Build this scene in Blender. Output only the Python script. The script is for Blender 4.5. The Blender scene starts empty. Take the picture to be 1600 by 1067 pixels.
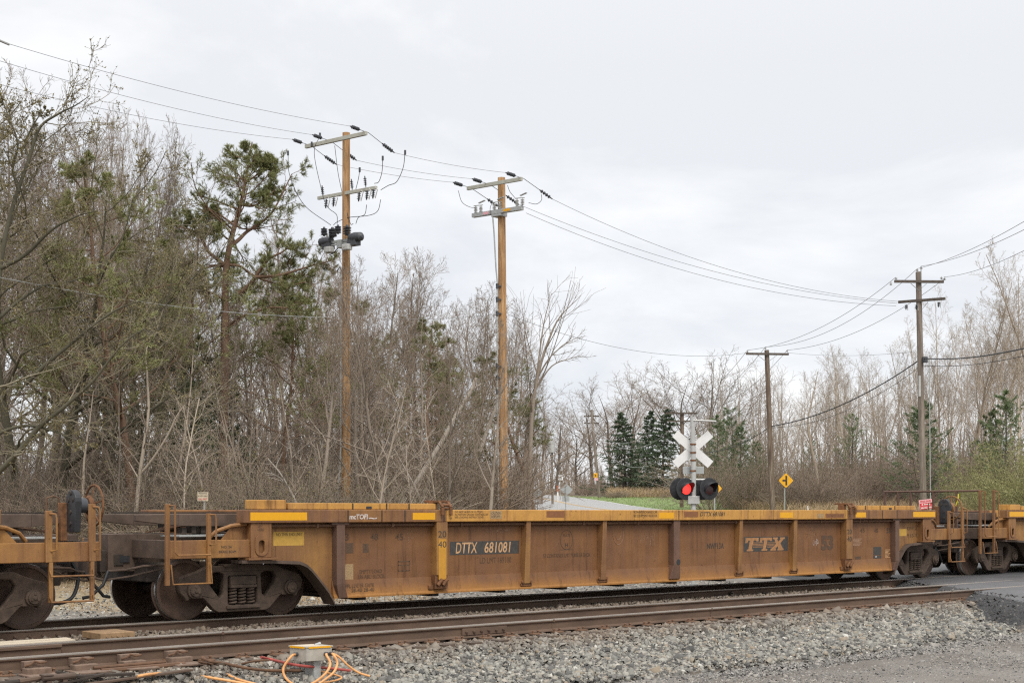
import bpy, bmesh, math, random
import numpy as np
from mathutils import Vector, Matrix

# ------------------------------------------------------------------ camera, sky, sun, exposure
scene = bpy.context.scene
col = scene.collection
F = 2206.0            # focal length in photograph pixels (1600 wide)
HZ = 798.0            # row of the horizon
CH = 1.737            # camera height over the rail tops (z = 0)
YAW = math.radians(42)
cam_d = bpy.data.cameras.new("camera")
cam_d.sensor_width = 36.0
cam_d.lens = 36.0 * F / 1600.0
cam_d.shift_y = (HZ - 533.5) / 1600.0
cam_d.clip_end = 3000
cam_d.clip_start = 0.1
cam = bpy.data.objects.new("camera", cam_d)
col.objects.link(cam)
cam.location = (0, 0, CH)
cam.rotation_euler = (math.radians(90), 0, -YAW)
scene.camera = cam

SUN_EL, SUN_AZ = math.radians(52), math.radians(205)   # azimuth: clockwise from +Y
world = bpy.data.worlds.new("World")
scene.world = world
world.use_nodes = True
wt = world.node_tree
wt.nodes.clear()
def wn(t): return wt.nodes.new(t)
w_out = wn('ShaderNodeOutputWorld'); w_bg = wn('ShaderNodeBackground')
w_sky = wn('ShaderNodeTexSky'); w_sky.sky_type = 'NISHITA'; w_sky.sun_disc = False
w_sky.sun_elevation = SUN_EL; w_sky.sun_rotation = SUN_AZ
w_tc = wn('ShaderNodeTexCoord'); w_map = wn('ShaderNodeMapping'); w_map.inputs['Scale'].default_value = (1.0, 1.0, 2.2)
w_n = wn('ShaderNodeTexNoise'); w_n.inputs['Scale'].default_value = 2.6; w_n.inputs['Detail'].default_value = 7; w_n.inputs['Roughness'].default_value = 0.58
w_n.inputs['Distortion'].default_value = 0.35
w_r = wn('ShaderNodeValToRGB')
w_r.color_ramp.elements[0].position = 0.40; w_r.color_ramp.elements[0].color = (0.0, 0.0, 0.0, 1)
w_r.color_ramp.elements[1].position = 0.60; w_r.color_ramp.elements[1].color = (1, 1, 1, 1)
w_sep = wn('ShaderNodeSeparateXYZ')
w_er = wn('ShaderNodeMapRange'); w_er.inputs[1].default_value = 0.02; w_er.inputs[2].default_value = 0.34; w_er.interpolation_type = 'SMOOTHSTEP'
w_lo = wn('ShaderNodeMix'); w_lo.data_type = 'RGBA'
w_lo.inputs[6].default_value = (5.6, 5.82, 6.2, 1); w_lo.inputs[7].default_value = (6.05, 6.15, 6.32, 1)
w_hi = wn('ShaderNodeMix'); w_hi.data_type = 'RGBA'; w_hi.inputs[7].default_value = (7.5, 7.5, 7.52, 1)
w_zen = wn('ShaderNodeMapRange'); w_zen.inputs[1].default_value = 0.30; w_zen.inputs[2].default_value = 1.0; w_zen.inputs[3].default_value = 1.0; w_zen.inputs[4].default_value = 1.5
w_zm = wn('ShaderNodeMix'); w_zm.data_type = 'RGBA'; w_zm.blend_type = 'MULTIPLY'; w_zm.inputs[0].default_value = 1.0
w_hm = wn('ShaderNodeMath'); w_hm.operation = 'MULTIPLY'; w_hm.inputs[1].default_value = 0.95
w_mix = wn('ShaderNodeMix'); w_mix.data_type = 'RGBA'; w_mix.inputs[0].default_value = 0.94
L = wt.links.new
L(w_tc.outputs['Generated'], w_map.inputs['Vector']); L(w_map.outputs[0], w_n.inputs['Vector'])
L(w_n.outputs['Fac'], w_r.inputs[0]); L(w_tc.outputs['Generated'], w_sep.inputs[0])
L(w_sep.outputs[2], w_er.inputs[0]); L(w_er.outputs[0], w_lo.inputs[0])
L(w_lo.outputs[2], w_hi.inputs[6]); L(w_r.outputs[0], w_hm.inputs[0]); L(w_hm.outputs[0], w_hi.inputs[0])
L(w_sep.outputs[2], w_zen.inputs[0]); L(w_hi.outputs[2], w_zm.inputs[6]); L(w_zen.outputs[0], w_zm.inputs[7])
L(w_sky.outputs[0], w_mix.inputs[6]); L(w_zm.outputs[2], w_mix.inputs[7])
L(w_mix.outputs[2], w_bg.inputs['Color']); w_bg.inputs['Strength'].default_value = 0.1
L(w_bg.outputs[0], w_out.inputs['Surface'])

sun_d = bpy.data.lights.new("sun", 'SUN'); sun_d.energy = 1.5; sun_d.angle = math.radians(22); sun_d.color = (1.0, 0.955, 0.885)
sun = bpy.data.objects.new("sun", sun_d); col.objects.link(sun)
sdir = Vector((math.sin(SUN_AZ) * math.cos(SUN_EL), math.cos(SUN_AZ) * math.cos(SUN_EL), math.sin(SUN_EL)))
sun.rotation_euler = sdir.to_track_quat('Z', 'Y').to_euler()
sun.location = sdir * 60

vs = scene.view_settings
vs.view_transform = 'Standard'; vs.look = 'None'; vs.exposure = 0.54; vs.gamma = 1.0; vs.use_curve_mapping = False
scene.cycles.use_denoising = False
scene.cycles.filter_width = 1.25
scene.cycles.max_bounces = 6; scene.cycles.diffuse_bounces = 3; scene.cycles.glossy_bounces = 2
scene.cycles.transmission_bounces = 2; scene.cycles.transparent_max_bounces = 4
scene.cycles.caustics_reflective = False; scene.cycles.caustics_refractive = False

# ------------------------------------------------------------------ geometry of the place
# World frame: x runs along the railway, y away from the camera across it, z up, rail tops at z = 0.
PHI = math.radians(48)
SF, CF = math.sin(YAW), math.cos(YAW)
def along(px, D):                       # position along the track of a spot seen in column px on the plane y = D
    return D / math.tan(PHI - math.atan((px - 800.0) / F))
def depth(x, y): return x * SF + y * CF
def side(x, y): return x * CF - y * SF
def high(px, py, D):                    # height of a spot seen at (px, py) on the plane y = D
    return CH + (HZ - py) / F * depth(along(px, D), D)
def spot(px, py, dp):                   # point at camera distance dp seen at (px, py)
    X = (px - 800.0) / F * dp
    return Vector((X * CF + dp * SF, -X * SF + dp * CF, CH + (HZ - py) / F * dp))
def from_cam(X, dp): return (X * CF + dp * SF, -X * SF + dp * CF)

RC, RB, RA, RF_ = 16.45, 17.955, 20.2, 21.705     # rail head centre lines: near track (two), far track (two)
YS, YW = 19.45, 19.60                             # outer face and side sheet of the well cars
YM = (RA + RF_) / 2                               # centre of the far track

def sstep(a, b, v):
    t = np.clip((np.asarray(v, float) - a) / (b - a), 0, 1); return t * t * (3 - 2 * t)

# road: a centre line through the crossing, curving away to the left far behind
road_c = [(64.0, -16.0), (40.0, 2.0), (24.5, 15.0), (17.6, 23.0), (15.0, 29.0), (14.4, 34.0), (14.3, 41.0), (13.4, 52.0), (11.3, 66.0), (8.6, 80.0), (6.5, 90.0), (4.6, 102.0), (3.2, 116.0), (0.8, 132.0), (-4.0, 150.0), (-12.0, 168.0), (-24, 185.0), (-40, 200)]
ROAD_HW = 4.3
def rise(dp):
    dp = np.asarray(dp, float)
    return 0.0335 * (np.clip(dp - 38, 0, 9e9) - 0) * sstep(36, 62, dp) * (dp < 140) + (dp >= 140) * (0.0335 * 102 + 0.018 * (np.clip(dp, 140, 400) - 140))
def catmull(pts, n):
    P = np.array(pts, float); out = []
    Q = np.vstack([2 * P[0] - P[1], P, 2 * P[-1] - P[-2]])
    for i in range(len(P) - 1):
        p0, p1, p2, p3 = Q[i], Q[i + 1], Q[i + 2], Q[i + 3]
        for k in range(n):
            t = k / n
            out.append(0.5 * ((2 * p1) + (-p0 + p2) * t + (2 * p0 - 5 * p1 + 4 * p2 - p3) * t * t + (-p0 + 3 * p1 - 3 * p2 + p3) * t ** 3))
    out.append(P[-1]); return np.array(out)
RCL = catmull(road_c, 8)                 # in camera-aligned (X, depth)
RCW = np.array([from_cam(a, b) for a, b in RCL])
def road_z_at(dp, y):
    base = -0.012 + np.asarray(rise(dp))
    near = -0.5 * sstep(15.0, 7.0, y)
    return base + near
def base_z(x, y):
    x = np.asarray(x, float); y = np.asarray(y, float)
    dp = x * SF + y * CF
    z = -0.62 + 0.05 * np.sin(x * .21 + 1.3) * np.sin(y * .17) + rise(dp) * 1.0
    z = z + 0.12 * sstep(45, 80, dp) * (np.sin(x * .09) + np.sin(y * .13 + x * .05))
    z = np.where((y > 13.6) & (y < 25.5), np.minimum(z, -0.74), z)
    z = z + 0.45 * sstep(30, 50, y)
    return z
def road_dist(x, y):
    x = np.asarray(x, float).ravel(); y = np.asarray(y, float).ravel()
    best = np.full(x.shape, 1e9); bi = np.zeros(x.shape, int)
    for i, (a, b) in enumerate(RCW):
        d = np.hypot(x - a, y - b); m = d < best
        best[m] = d[m]; bi[m] = i
    return best, bi
def ground_z(x, y):
    shp = np.shape(x)
    xx = np.asarray(x, float).ravel(); yy = np.asarray(y, float).ravel()
    z = base_z(xx, yy); d, bi = road_dist(xx, yy)
    rz = road_z_at(xx * SF + yy * CF, yy) - np.where(xx * SF + yy * CF < 50, .25, .09)
    w = np.where(xx * SF + yy * CF < 50, sstep(ROAD_HW + 1.15, ROAD_HW - .3, d), sstep(ROAD_HW + 3.5, ROAD_HW + .5, d))
    z = z * (1 - w) + rz * w
    return z.reshape(shp) if shp else float(z[0])

# ------------------------------------------------------------------ materials
mats = {}
def new_mat(name):
    m = bpy.data.materials.new(name); m.use_nodes = True
    nt = m.node_tree; b = nt.nodes['Principled BSDF']; mats[name] = m
    return m, nt, b
def noise(nt, scale, detail=4, rough=.55, vec=None, sc=None, coord='Object'):
    n = nt.nodes.new('ShaderNodeTexNoise'); n.inputs['Scale'].default_value = scale
    n.inputs['Detail'].default_value = detail; n.inputs['Roughness'].default_value = rough
    tc = nt.nodes.new('ShaderNodeTexCoord')
    if sc:
        mp = nt.nodes.new('ShaderNodeMapping'); mp.inputs['Scale'].default_value = sc
        nt.links.new(tc.outputs[coord], mp.inputs['Vector']); nt.links.new(mp.outputs[0], n.inputs['Vector'])
    else: nt.links.new(tc.outputs[coord], n.inputs['Vector'])
    return n.outputs['Fac']
def ramp(nt, fac, stops):
    r = nt.nodes.new('ShaderNodeValToRGB'); e = r.color_ramp.elements
    while len(e) < len(stops): e.new(0.5)
    for q, (p, c) in zip(e, stops):
        q.position = p; q.color = (c[0], c[1], c[2], 1) if hasattr(c, '__len__') else (c, c, c, 1)
    nt.links.new(fac, r.inputs[0]); return r.outputs[0]
def mix(nt, fac, a, b, mode='MIX'):
    m = nt.nodes.new('ShaderNodeMix'); m.data_type = 'RGBA'; m.blend_type = mode
    for i, v in ((0, fac), (6, a), (7, b)):
        if hasattr(v, 'is_linked') or hasattr(v, 'links'): nt.links.new(v, m.inputs[i])
        elif i == 0: m.inputs[0].default_value = v
        else: m.inputs[i].default_value = (v[0], v[1], v[2], 1)
    return m.outputs[2]
def mth(nt, op, a, b=0.5):
    m = nt.nodes.new('ShaderNodeMath'); m.operation = op
    for i, v in ((0, a), (1, b)):
        if hasattr(v, 'links'): nt.links.new(v, m.inputs[i])
        else: m.inputs[i].default_value = v
    return m.outputs[0]
def bump(nt, b, h, strength=.3, dist=.02):
    bp = nt.nodes.new('ShaderNodeBump'); bp.inputs['Strength'].default_value = strength; bp.inputs['Distance'].default_value = dist
    nt.links.new(h, bp.inputs['Height']); nt.links.new(bp.outputs[0], b.inputs['Normal'])
def simple(name, c, rough=.6, metal=0.0, var=.25, scale=6, spec=None, bumps=0.0, sc=None):
    m, nt, b = new_mat(name)
    n = noise(nt, scale, 5, .6, sc=sc)
    lo = [v * (1 - var) for v in c]; hi = [min(1, v * (1 + var)) for v in c]
    nt.links.new(ramp(nt, n, [(.3, lo), (.7, hi)]), b.inputs['Base Color'])
    b.inputs['Roughness'].default_value = rough; b.inputs['Metallic'].default_value = metal
    if bumps: bump(nt, b, n, bumps, .02)
    return m
def rnd_mat(name, lo, hi, rough=.85, scale=2.0, bark=0.0, attr=None):
    """colour varies from one copy to the next and along the surface"""
    m, nt, b = new_mat(name)
    oi = nt.nodes.new('ShaderNodeObjectInfo')
    n = noise(nt, scale, 3)
    f = mth(nt, 'ADD', mth(nt, 'MULTIPLY', oi.outputs['Random'], .55), mth(nt, 'MULTIPLY', n, .5))
    nt.links.new(ramp(nt, f, [(.12, lo), (.9, hi)]), b.inputs['Base Color'])
    b.inputs['Roughness'].default_value = rough
    b.inputs['Specular IOR Level'].default_value = .2
    if bark: bump(nt, b, noise(nt, 14, 3, .6, sc=(1, 1, .25)), bark, .03)
    return m

def rusty_paint(name, paint, grime, g0=.40, g1=.62, rust=(.10, .045, .02), zlo=None, rough=.55):
    """faded paint under a film of brown dust, streaked downwards, with rust specks"""
    m, nt, b = new_mat(name)
    big = noise(nt, .9, 5, .6); stk = noise(nt, 5.0, 4, .6, sc=(1, 1, .12)); fine = noise(nt, 28, 4, .65)
    f = mth(nt, 'ADD', mth(nt, 'MULTIPLY', big, .55), mth(nt, 'MULTIPLY', stk, .45))
    f = ramp(nt, f, [(g0, 0), (g1, 1)])
    if zlo:                                  # dust film thins out towards the bottom edge, where spray washes it
        gp = nt.nodes.new('ShaderNodeNewGeometry'); sp = nt.nodes.new('ShaderNodeSeparateXYZ')
        nt.links.new(gp.outputs['Position'], sp.inputs[0])
        zz = mth(nt, 'ADD', sp.outputs[2], mth(nt, 'MULTIPLY', mth(nt, 'SUBTRACT', big, .5), .25))
        mr = nt.nodes.new('ShaderNodeMapRange'); mr.inputs[1].default_value = zlo[0]; mr.inputs[2].default_value = zlo[1]
        mr.interpolation_type = 'SMOOTHSTEP'; nt.links.new(zz, mr.inputs[0])
        f = mth(nt, 'MULTIPLY', mr.outputs[0], mth(nt, 'ADD', mth(nt, 'MULTIPLY', f, .45), .55))
    pv = mix(nt, ramp(nt, fine, [(.3, .0), (.75, .35)]), paint, [v * .62 for v in paint])
    c = mix(nt, f, pv, grime)
    c = mix(nt, ramp(nt, fine, [(.35, 0), (.65, .18)]), c, [v * 1.35 for v in grime])
    spk = noise(nt, 11, 6, .7)
    c = mix(nt, ramp(nt, spk, [(.62, 0), (.70, .85)]), c, rust)
    run = noise(nt, 9, 5, .7, sc=(1, 1, .07))
    c = mix(nt, mth(nt, 'MULTIPLY', ramp(nt, run, [(.53, 0), (.68, .75)]), ramp(nt, big, [(.35, .2), (.6, 1)])), c, [v * .9 for v in rust])
    pale = noise(nt, 3.2, 6, .7, sc=(1, 1, .5)); c = mix(nt, ramp(nt, pale, [(.60, 0), (.74, .35)]), c, [min(1, v * 1.5) for v in grime])
    nt.links.new(c, b.inputs['Base Color'])
    b.inputs['Roughness'].default_value = rough; b.inputs['Specular IOR Level'].default_value = .3
    dent = noise(nt, 1.3, 2, .5); hh = mth(nt, 'ADD', mth(nt, 'MULTIPLY', dent, 6.0), mth(nt, 'MULTIPLY', fine, .35))
    bump(nt, b, hh, .45, .022)
    return m

YEL = (.50, .225, .030)
M_CHORD = rusty_paint('faded_yellow_chord', (.60, .315, .075), (.34, .165, .062), .48, .68)
M_ENDCH = rusty_paint('dusty_chord_end', (.36, .175, .055), (.19, .095, .050), .34, .56)
M_PANEL = rusty_paint('dusty_side_sheet', (.40, .182, .042), (.188, .090, .043), .28, .56, zlo=(.22, .54))
M_PANELY = rusty_paint('yellow_end_sheet', (.42, .218, .062), (.22, .11, .048), .34, .60)
M_POST = rusty_paint('yellow_post', (.42, .222, .066), (.215, .108, .05), .32, .56)
M_POSTB = rusty_paint('brown_post', (.19, .105, .066), (.13, .077, .058), .30, .55)
M_BEAM = rusty_paint('yellow_beam', (.42, .212, .060), (.215, .105, .047), .32, .56)
M_RUST = simple('rusted_steel', (.17, .075, .03), .8, .0, .45, 14, bumps=.2)
M_DARK = simple('sooty_steel', (.042, .030, .023), .75, .0, .4, 7, bumps=.15)
M_BROWN = simple('brown_dusty_steel', (.098, .066, .048), .75, .0, .3, 5, bumps=.1)
M_TRUCK = simple('truck_casting', (.080, .054, .038), .8, .0, .35, 9, bumps=.2)
M_WHEEL = simple('wheel_plate', (.088, .053, .036), .7, .0, .35, 6)
M_TREAD = simple('polished_tread', (.42, .41, .40), .28, .95, .1, 9)
M_BLACK = simple('black_paint', (.030, .030, .034), .55, .0, .3, 8)
M_INK = simple('faded_black_print', (.055, .048, .042), .8, .0, .35, 20)
M_INK2 = simple('dust_dulled_print', (.105, .062, .036), .8, .0, .25, 20)
M_TANPRT = simple('faded_tan_print', (.55, .33, .17), .8, .0, .2, 16)
M_CHALK = simple('white_chalk', (.60, .52, .47), .9, .0, .3, 30)
M_CHALK2 = simple('thin_chalk', (.36, .22, .14), .9, .0, .3, 30)
M_PATCH = simple('brown_patch', (.24, .10, .04), .8, .0, .15, 20)
M_PATCHY = simple('pale_yellow_patch', (.52, .31, .06), .75, .0, .12, 10)
M_STK = simple('paper_label', (.36, .24, .12), .8, .0, .35, 40)
M_REFL = simple('yellow_retroreflector', (.78, .38, .004), .35, .0, .05, 20)
M_PIPE = simple('rust_brown_pipe', (.13, .067, .035), .75, .0, .3, 8)
M_RAILW = simple('rail_rust', (.125, .080, .055), .85, .0, .3, 5, bumps=.15, sc=(.3, 1, 1))
M_RAILT = simple('worn_rail_top', (.42, .38, .335), .36, .55, .2, 4, sc=(.2, 1, 1))
M_TIE = simple('creosote_timber', (.085, .06, .043), .9, .0, .4, 6, bumps=.4, sc=(1, .3, 1))
M_PLATE = simple('rusty_tie_plate', (.22, .125, .075), .9, .0, .35, 12)
M_PALEW = simple('pale_new_timber', (.55, .47, .36), .8, .0, .15, 8, sc=(.3, 3, 3))
M_GALV = simple('galvanised_steel', (.42, .43, .42), .5, .3, .15, 12)
M_ALU = simple('painted_aluminium', (.62, .62, .59), .5, .1, .1, 10)
M_WHITE = simple('white_sign', (.80, .80, .79), .6, .0, .05, 6)
M_SIGNBK = simple('sign_back', (.42, .44, .43), .5, .3, .08, 6)
M_YSIGN = simple('yellow_sign', (.86, .42, .01), .5, .0, .05, 6)
M_ORANGE = simple('orange_cable', (.74, .36, .13), .5, .0, .12, 10)
M_RED = simple('faded_red_conduit', (.36, .07, .055), .7, .0, .35, 8)
M_REDS = simple('red_sign_face', (.62, .015, .03), .5, .0, .05, 8)
M_PINK = simple('pink_sign_face', (.80, .42, .46), .6, .0, .08, 8)
M_WIRE = simple('grey_wire', (.24, .245, .26), .6, .2, .1, 3)
M_CABLE = simple('black_cable', (.035, .035, .04), .7, .0, .1, 3)
M_INSUL = simple('grey_polymer', (.060, .064, .072), .5, .0, .2, 10)
M_CERAM = simple('pale_porcelain', (.48, .48, .46), .35, .0, .1, 10)
M_ARM = simple('fibreglass_arm', (.44, .43, .37), .7, .0, .12, 6)
M_OLDARM = simple('weathered_arm', (.105, .085, .07), .9, .0, .35, 8)
M_TRANS = simple('grey_light_post', (.50, .50, .48), .5, .2, .1, 8)
M_LADDER = rusty_paint('ladder_paint', (.36, .175, .055), (.19, .095, .048), .38, .60)
M_BOX = simple('weathered_grey_box', (.43, .405, .35), .6, .1, .18, 10)
M_BRACE = simple('dusty_rust_casting', (.185, .125, .09), .9, .0, .3, 12, bumps=.2)
M_FADEBLK = simple('faded_black_panel', (.062, .057, .052), .8, .0, .25, 18)
M_TANCOV = simple('tan_brown_cover', (.30, .19, .10), .8, .0, .25, 9)
M_HOSE = simple('black_rubber', (.02, .02, .021), .6, .0, .2, 8)

def pole_mat(name, c1, c2, c3):
    m, nt, b = new_mat(name)
    f = noise(nt, 10, 5, .65, sc=(1, 1, .09)); g = noise(nt, 26, 4, .7, sc=(1, 1, .2)); k = noise(nt, .55, 3, .6)
    c = ramp(nt, f, [(.3, c1), (.5, c2), (.72, c3)])
    c = mix(nt, ramp(nt, k, [(.42, 0), (.62, .45)]), c, [v * .66 for v in c2])
    c = mix(nt, ramp(nt, g, [(.63, 0), (.68, .8)]), c, [v * .22 for v in c1])
    nt.links.new(c, b.inputs['Base Color']); b.inputs['Roughness'].default_value = .85
    bump(nt, b, f, .5, .02); return m
M_POLE = pole_mat('new_orange_pole', (.20, .105, .045), (.44, .245, .11), (.70, .48, .26))
M_POLEG = pole_mat('weathered_grey_pole', (.13, .10, .08), (.235, .19, .155), (.38, .32, .27))
M_POLED = pole_mat('dark_brown_pole', (.075, .05, .036), (.17, .12, .085), (.40, .34, .28))

def lamp_mat():
    m, nt, b = new_mat('lit_red_lens')
    b.inputs['Base Color'].default_value = (.7, .02, .02, 1); b.inputs['Roughness'].default_value = .2
    b.inputs['Emission Color'].default_value = (1, .045, .035, 1); b.inputs['Emission Strength'].default_value = 1.0
    return m
M_REDLAMP = lamp_mat()
M_OFFLAMP = simple('unlit_red_lens', (.07, .014, .012), .15, .0, .2, 8)

# vegetation
M_BARKG = rnd_mat('grey_brown_bark', (.175, .142, .113), (.37, .31, .25), bark=.5)
M_TWIG = rnd_mat('brown_twigs', (.19, .148, .115), (.38, .305, .235))
M_TWIGR = rnd_mat('reddish_twigs', (.185, .14, .105), (.35, .275, .21))
M_BARKM = rnd_mat('mossy_bark', (.065, .062, .042), (.17, .155, .11), bark=.5)
M_TWIGM = rnd_mat('olive_twigs', (.17, .152, .108), (.33, .285, .205))
M_BARKP = rnd_mat('pale_tan_bark', (.32, .26, .20), (.52, .445, .36), bark=.3)
M_TWIGP = rnd_mat('pale_tan_twigs', (.30, .25, .20), (.50, .43, .355))
M_BARKO = rnd_mat('orange_pine_bark', (.17, .105, .07), (.30, .19, .13), bark=.5)
M_BARKD = rnd_mat('dark_trunk_bark', (.075, .062, .052), (.17, .145, .12), bark=.5)
M_NEED = rnd_mat('olive_needles', (.15, .162, .068), (.345, .355, .16), scale=1.2)
M_NEEDD = rnd_mat('dark_needles', (.06, .085, .042), (.155, .18, .09), scale=1.2)
M_NEEDS = rnd_mat('spruce_needles', (.07, .108, .066), (.185, .23, .14), scale=1.0)
M_NEEDG = rnd_mat('green_pine_needles', (.095, .145, .07), (.22, .275, .13), scale=1.0)
M_WILL = rnd_mat('yellow_green_shoots', (.20, .195, .085), (.38, .36, .18), scale=1.0)
M_BUD = rnd_mat('olive_buds', (.16, .135, .055), (.29, .245, .115), scale=6)
M_DEAD = rnd_mat('bleached_dead_wood', (.32, .28, .24), (.55, .49, .42), bark=.4)
M_DRY = rnd_mat('dry_tan_grass', (.28, .195, .115), (.50, .375, .235), scale=3)
M_GRASS = rnd_mat('spring_grass', (.14, .20, .065), (.27, .35, .12), scale=.8)

def attr_mix(nt, name):
    a = nt.nodes.new('ShaderNodeAttribute'); a.attribute_name = name; return a
def stone_mat(name, stops, rough=.85, stain=False):
    m, nt, b = new_mat(name)
    a = attr_mix(nt, 'tone'); n = noise(nt, 60, 4, .6)
    c = ramp(nt, a.outputs['Fac'], stops)
    c = mix(nt, ramp(nt, n, [(.35, 0), (.7, .35)]), c, (.10, .09, .08))
    if stain:                                  # brake dust and rust along the rails
        gp = nt.nodes.new('ShaderNodeNewGeometry'); sp = nt.nodes.new('ShaderNodeSeparateXYZ'); nt.links.new(gp.outputs['Position'], sp.inputs[0])
        yy = mth(nt, 'ADD', sp.outputs[1], mth(nt, 'MULTIPLY', mth(nt, 'SUBTRACT', noise(nt, 1.5, 4), .5), 1.0))
        mr = nt.nodes.new('ShaderNodeMapRange'); mr.inputs[1].default_value = 15.45; mr.inputs[2].default_value = 16.1; mr.inputs[4].default_value = .62; nt.links.new(yy, mr.inputs[0])
        m2 = nt.nodes.new('ShaderNodeMapRange'); m2.inputs[1].default_value = 22.0; m2.inputs[2].default_value = 21.2; nt.links.new(yy, m2.inputs[0])
        c = mix(nt, mth(nt, 'MULTIPLY', mr.outputs[0], m2.outputs[0]), c, (.17, .115, .075))
    nt.links.new(c, b.inputs['Base Color']); b.inputs['Roughness'].default_value = rough
    return m
M_BALL = stone_mat('crushed_limestone', [(.05, (.055, .054, .052)), (.28, (.135, .131, .120)), (.48, (.255, .248, .222)), (.68, (.40, .385, .335)), (.84, (.30, .24, .17)), (.95, (.62, .60, .54))], stain=True)
M_CHIP = stone_mat('fine_gravel_chips', [(0, (.08, .078, .076)), (.3, (.18, .172, .16)), (.6, (.29, .275, .25)), (.85, (.38, .35, .31)), (1, (.5, .48, .44))])

M_CRUMB = stone_mat('asphalt_crumbs', [(0, (.03, .03, .031)), (.5, (.065, .064, .064)), (.8, (.12, .115, .11)), (1, (.26, .25, .23))])
def bed_mat():
    m, nt, b = new_mat('ballast_bed')
    v = nt.nodes.new('ShaderNodeTexVoronoi'); v.inputs['Scale'].default_value = 22
    tc = nt.nodes.new('ShaderNodeTexCoord'); nt.links.new(tc.outputs['Object'], v.inputs['Vector'])
    c = ramp(nt, v.outputs['Color'], [(.1, (.05, .046, .041)), (.5, (.10, .094, .084)), (.9, (.19, .178, .158))])  # shade of the gaps between stones put into these dark bed tones
    n = noise(nt, .7, 4); c = mix(nt, ramp(nt, n, [(.4, 0), (.65, .6)]), c, (.16, .12, .085))
    nt.links.new(c, b.inputs['Base Color']); b.inputs['Roughness'].default_value = .9
    bump(nt, b, v.outputs['Distance'], .9, .03); return m
M_BED = bed_mat()
def ground_mat():
    m, nt, b = new_mat('ground_cover')
    a = attr_mix(nt, 'zone'); sp = nt.nodes.new('ShaderNodeSeparateColor'); nt.links.new(a.outputs['Color'], sp.inputs[0])
    n1 = noise(nt, 1.1, 6, .62); n2 = noise(nt, 30, 4, .7); n3 = noise(nt, .35, 4, .6)
    lit = ramp(nt, n1, [(.3, (.075, .054, .036)), (.5, (.15, .115, .078)), (.72, (.235, .19, .13))])
    grv = mix(nt, ramp(nt, n2, [(.3, 0), (.7, 1)]), (.12, .108, .095), (.31, .285, .255))
    grv = mix(nt, ramp(nt, n3, [(.40, 0), (.58, .75)]), grv, (.125, .105, .088))
    grn = ramp(nt, n1, [(.3, (.14, .19, .065)), (.7, (.24, .31, .11))])
    tan = ramp(nt, n1, [(.3, (.24, .18, .105)), (.7, (.40, .32, .20))])
    c = mix(nt, sp.outputs[0], lit, grv); c = mix(nt, sp.outputs[1], c, grn); c = mix(nt, sp.outputs[2], c, tan)
    nt.links.new(c, b.inputs['Base Color']); b.inputs['Roughness'].default_value = .88
    bump(nt, b, n2, .6, .03); return m
M_GROUND = ground_mat()
def asphalt():
    m, nt, b = new_mat('worn_asphalt')
    n1 = noise(nt, .6, 5, .6); n2 = noise(nt, 40, 3, .7)
    c = mix(nt, ramp(nt, n2, [(.35, 0), (.7, 1)]), (.075, .075, .078), (.155, .155, .16))
    c = mix(nt, ramp(nt, n1, [(.4, 0), (.65, .6)]), c, (.055, .053, .053))
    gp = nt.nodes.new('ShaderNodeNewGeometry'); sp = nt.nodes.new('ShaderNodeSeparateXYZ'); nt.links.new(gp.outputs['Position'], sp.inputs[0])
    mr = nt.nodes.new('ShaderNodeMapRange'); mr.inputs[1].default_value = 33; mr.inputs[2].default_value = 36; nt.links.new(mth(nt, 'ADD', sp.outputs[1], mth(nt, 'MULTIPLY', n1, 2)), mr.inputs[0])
    old = mix(nt, n2, (.30, .295, .285), (.42, .415, .40)); crk = noise(nt, 1.3, 7, .75); old = mix(nt, ramp(nt, crk, [(.47, 0), (.50, .5), (.53, 0)]), old, (.12, .12, .12))  # pale far stretch: grazing sky sheen put into the colour, dark cracks over it
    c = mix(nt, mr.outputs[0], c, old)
    nt.links.new(c, b.inputs['Base Color']); b.inputs['Roughness'].default_value = .5
    bump(nt, b, n2, .25, .006); return m
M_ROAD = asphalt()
M_RSIDE = simple('broken_asphalt_edge', (.062, .061, .062), .9, .0, .45, 25, bumps=.8)
M_LINEY = simple('yellow_road_paint', (.55, .33, .05), .7, .0, .2, 3)
M_LINEW = simple('white_road_paint', (.70, .70, .68), .7, .0, .15, 3)

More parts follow.
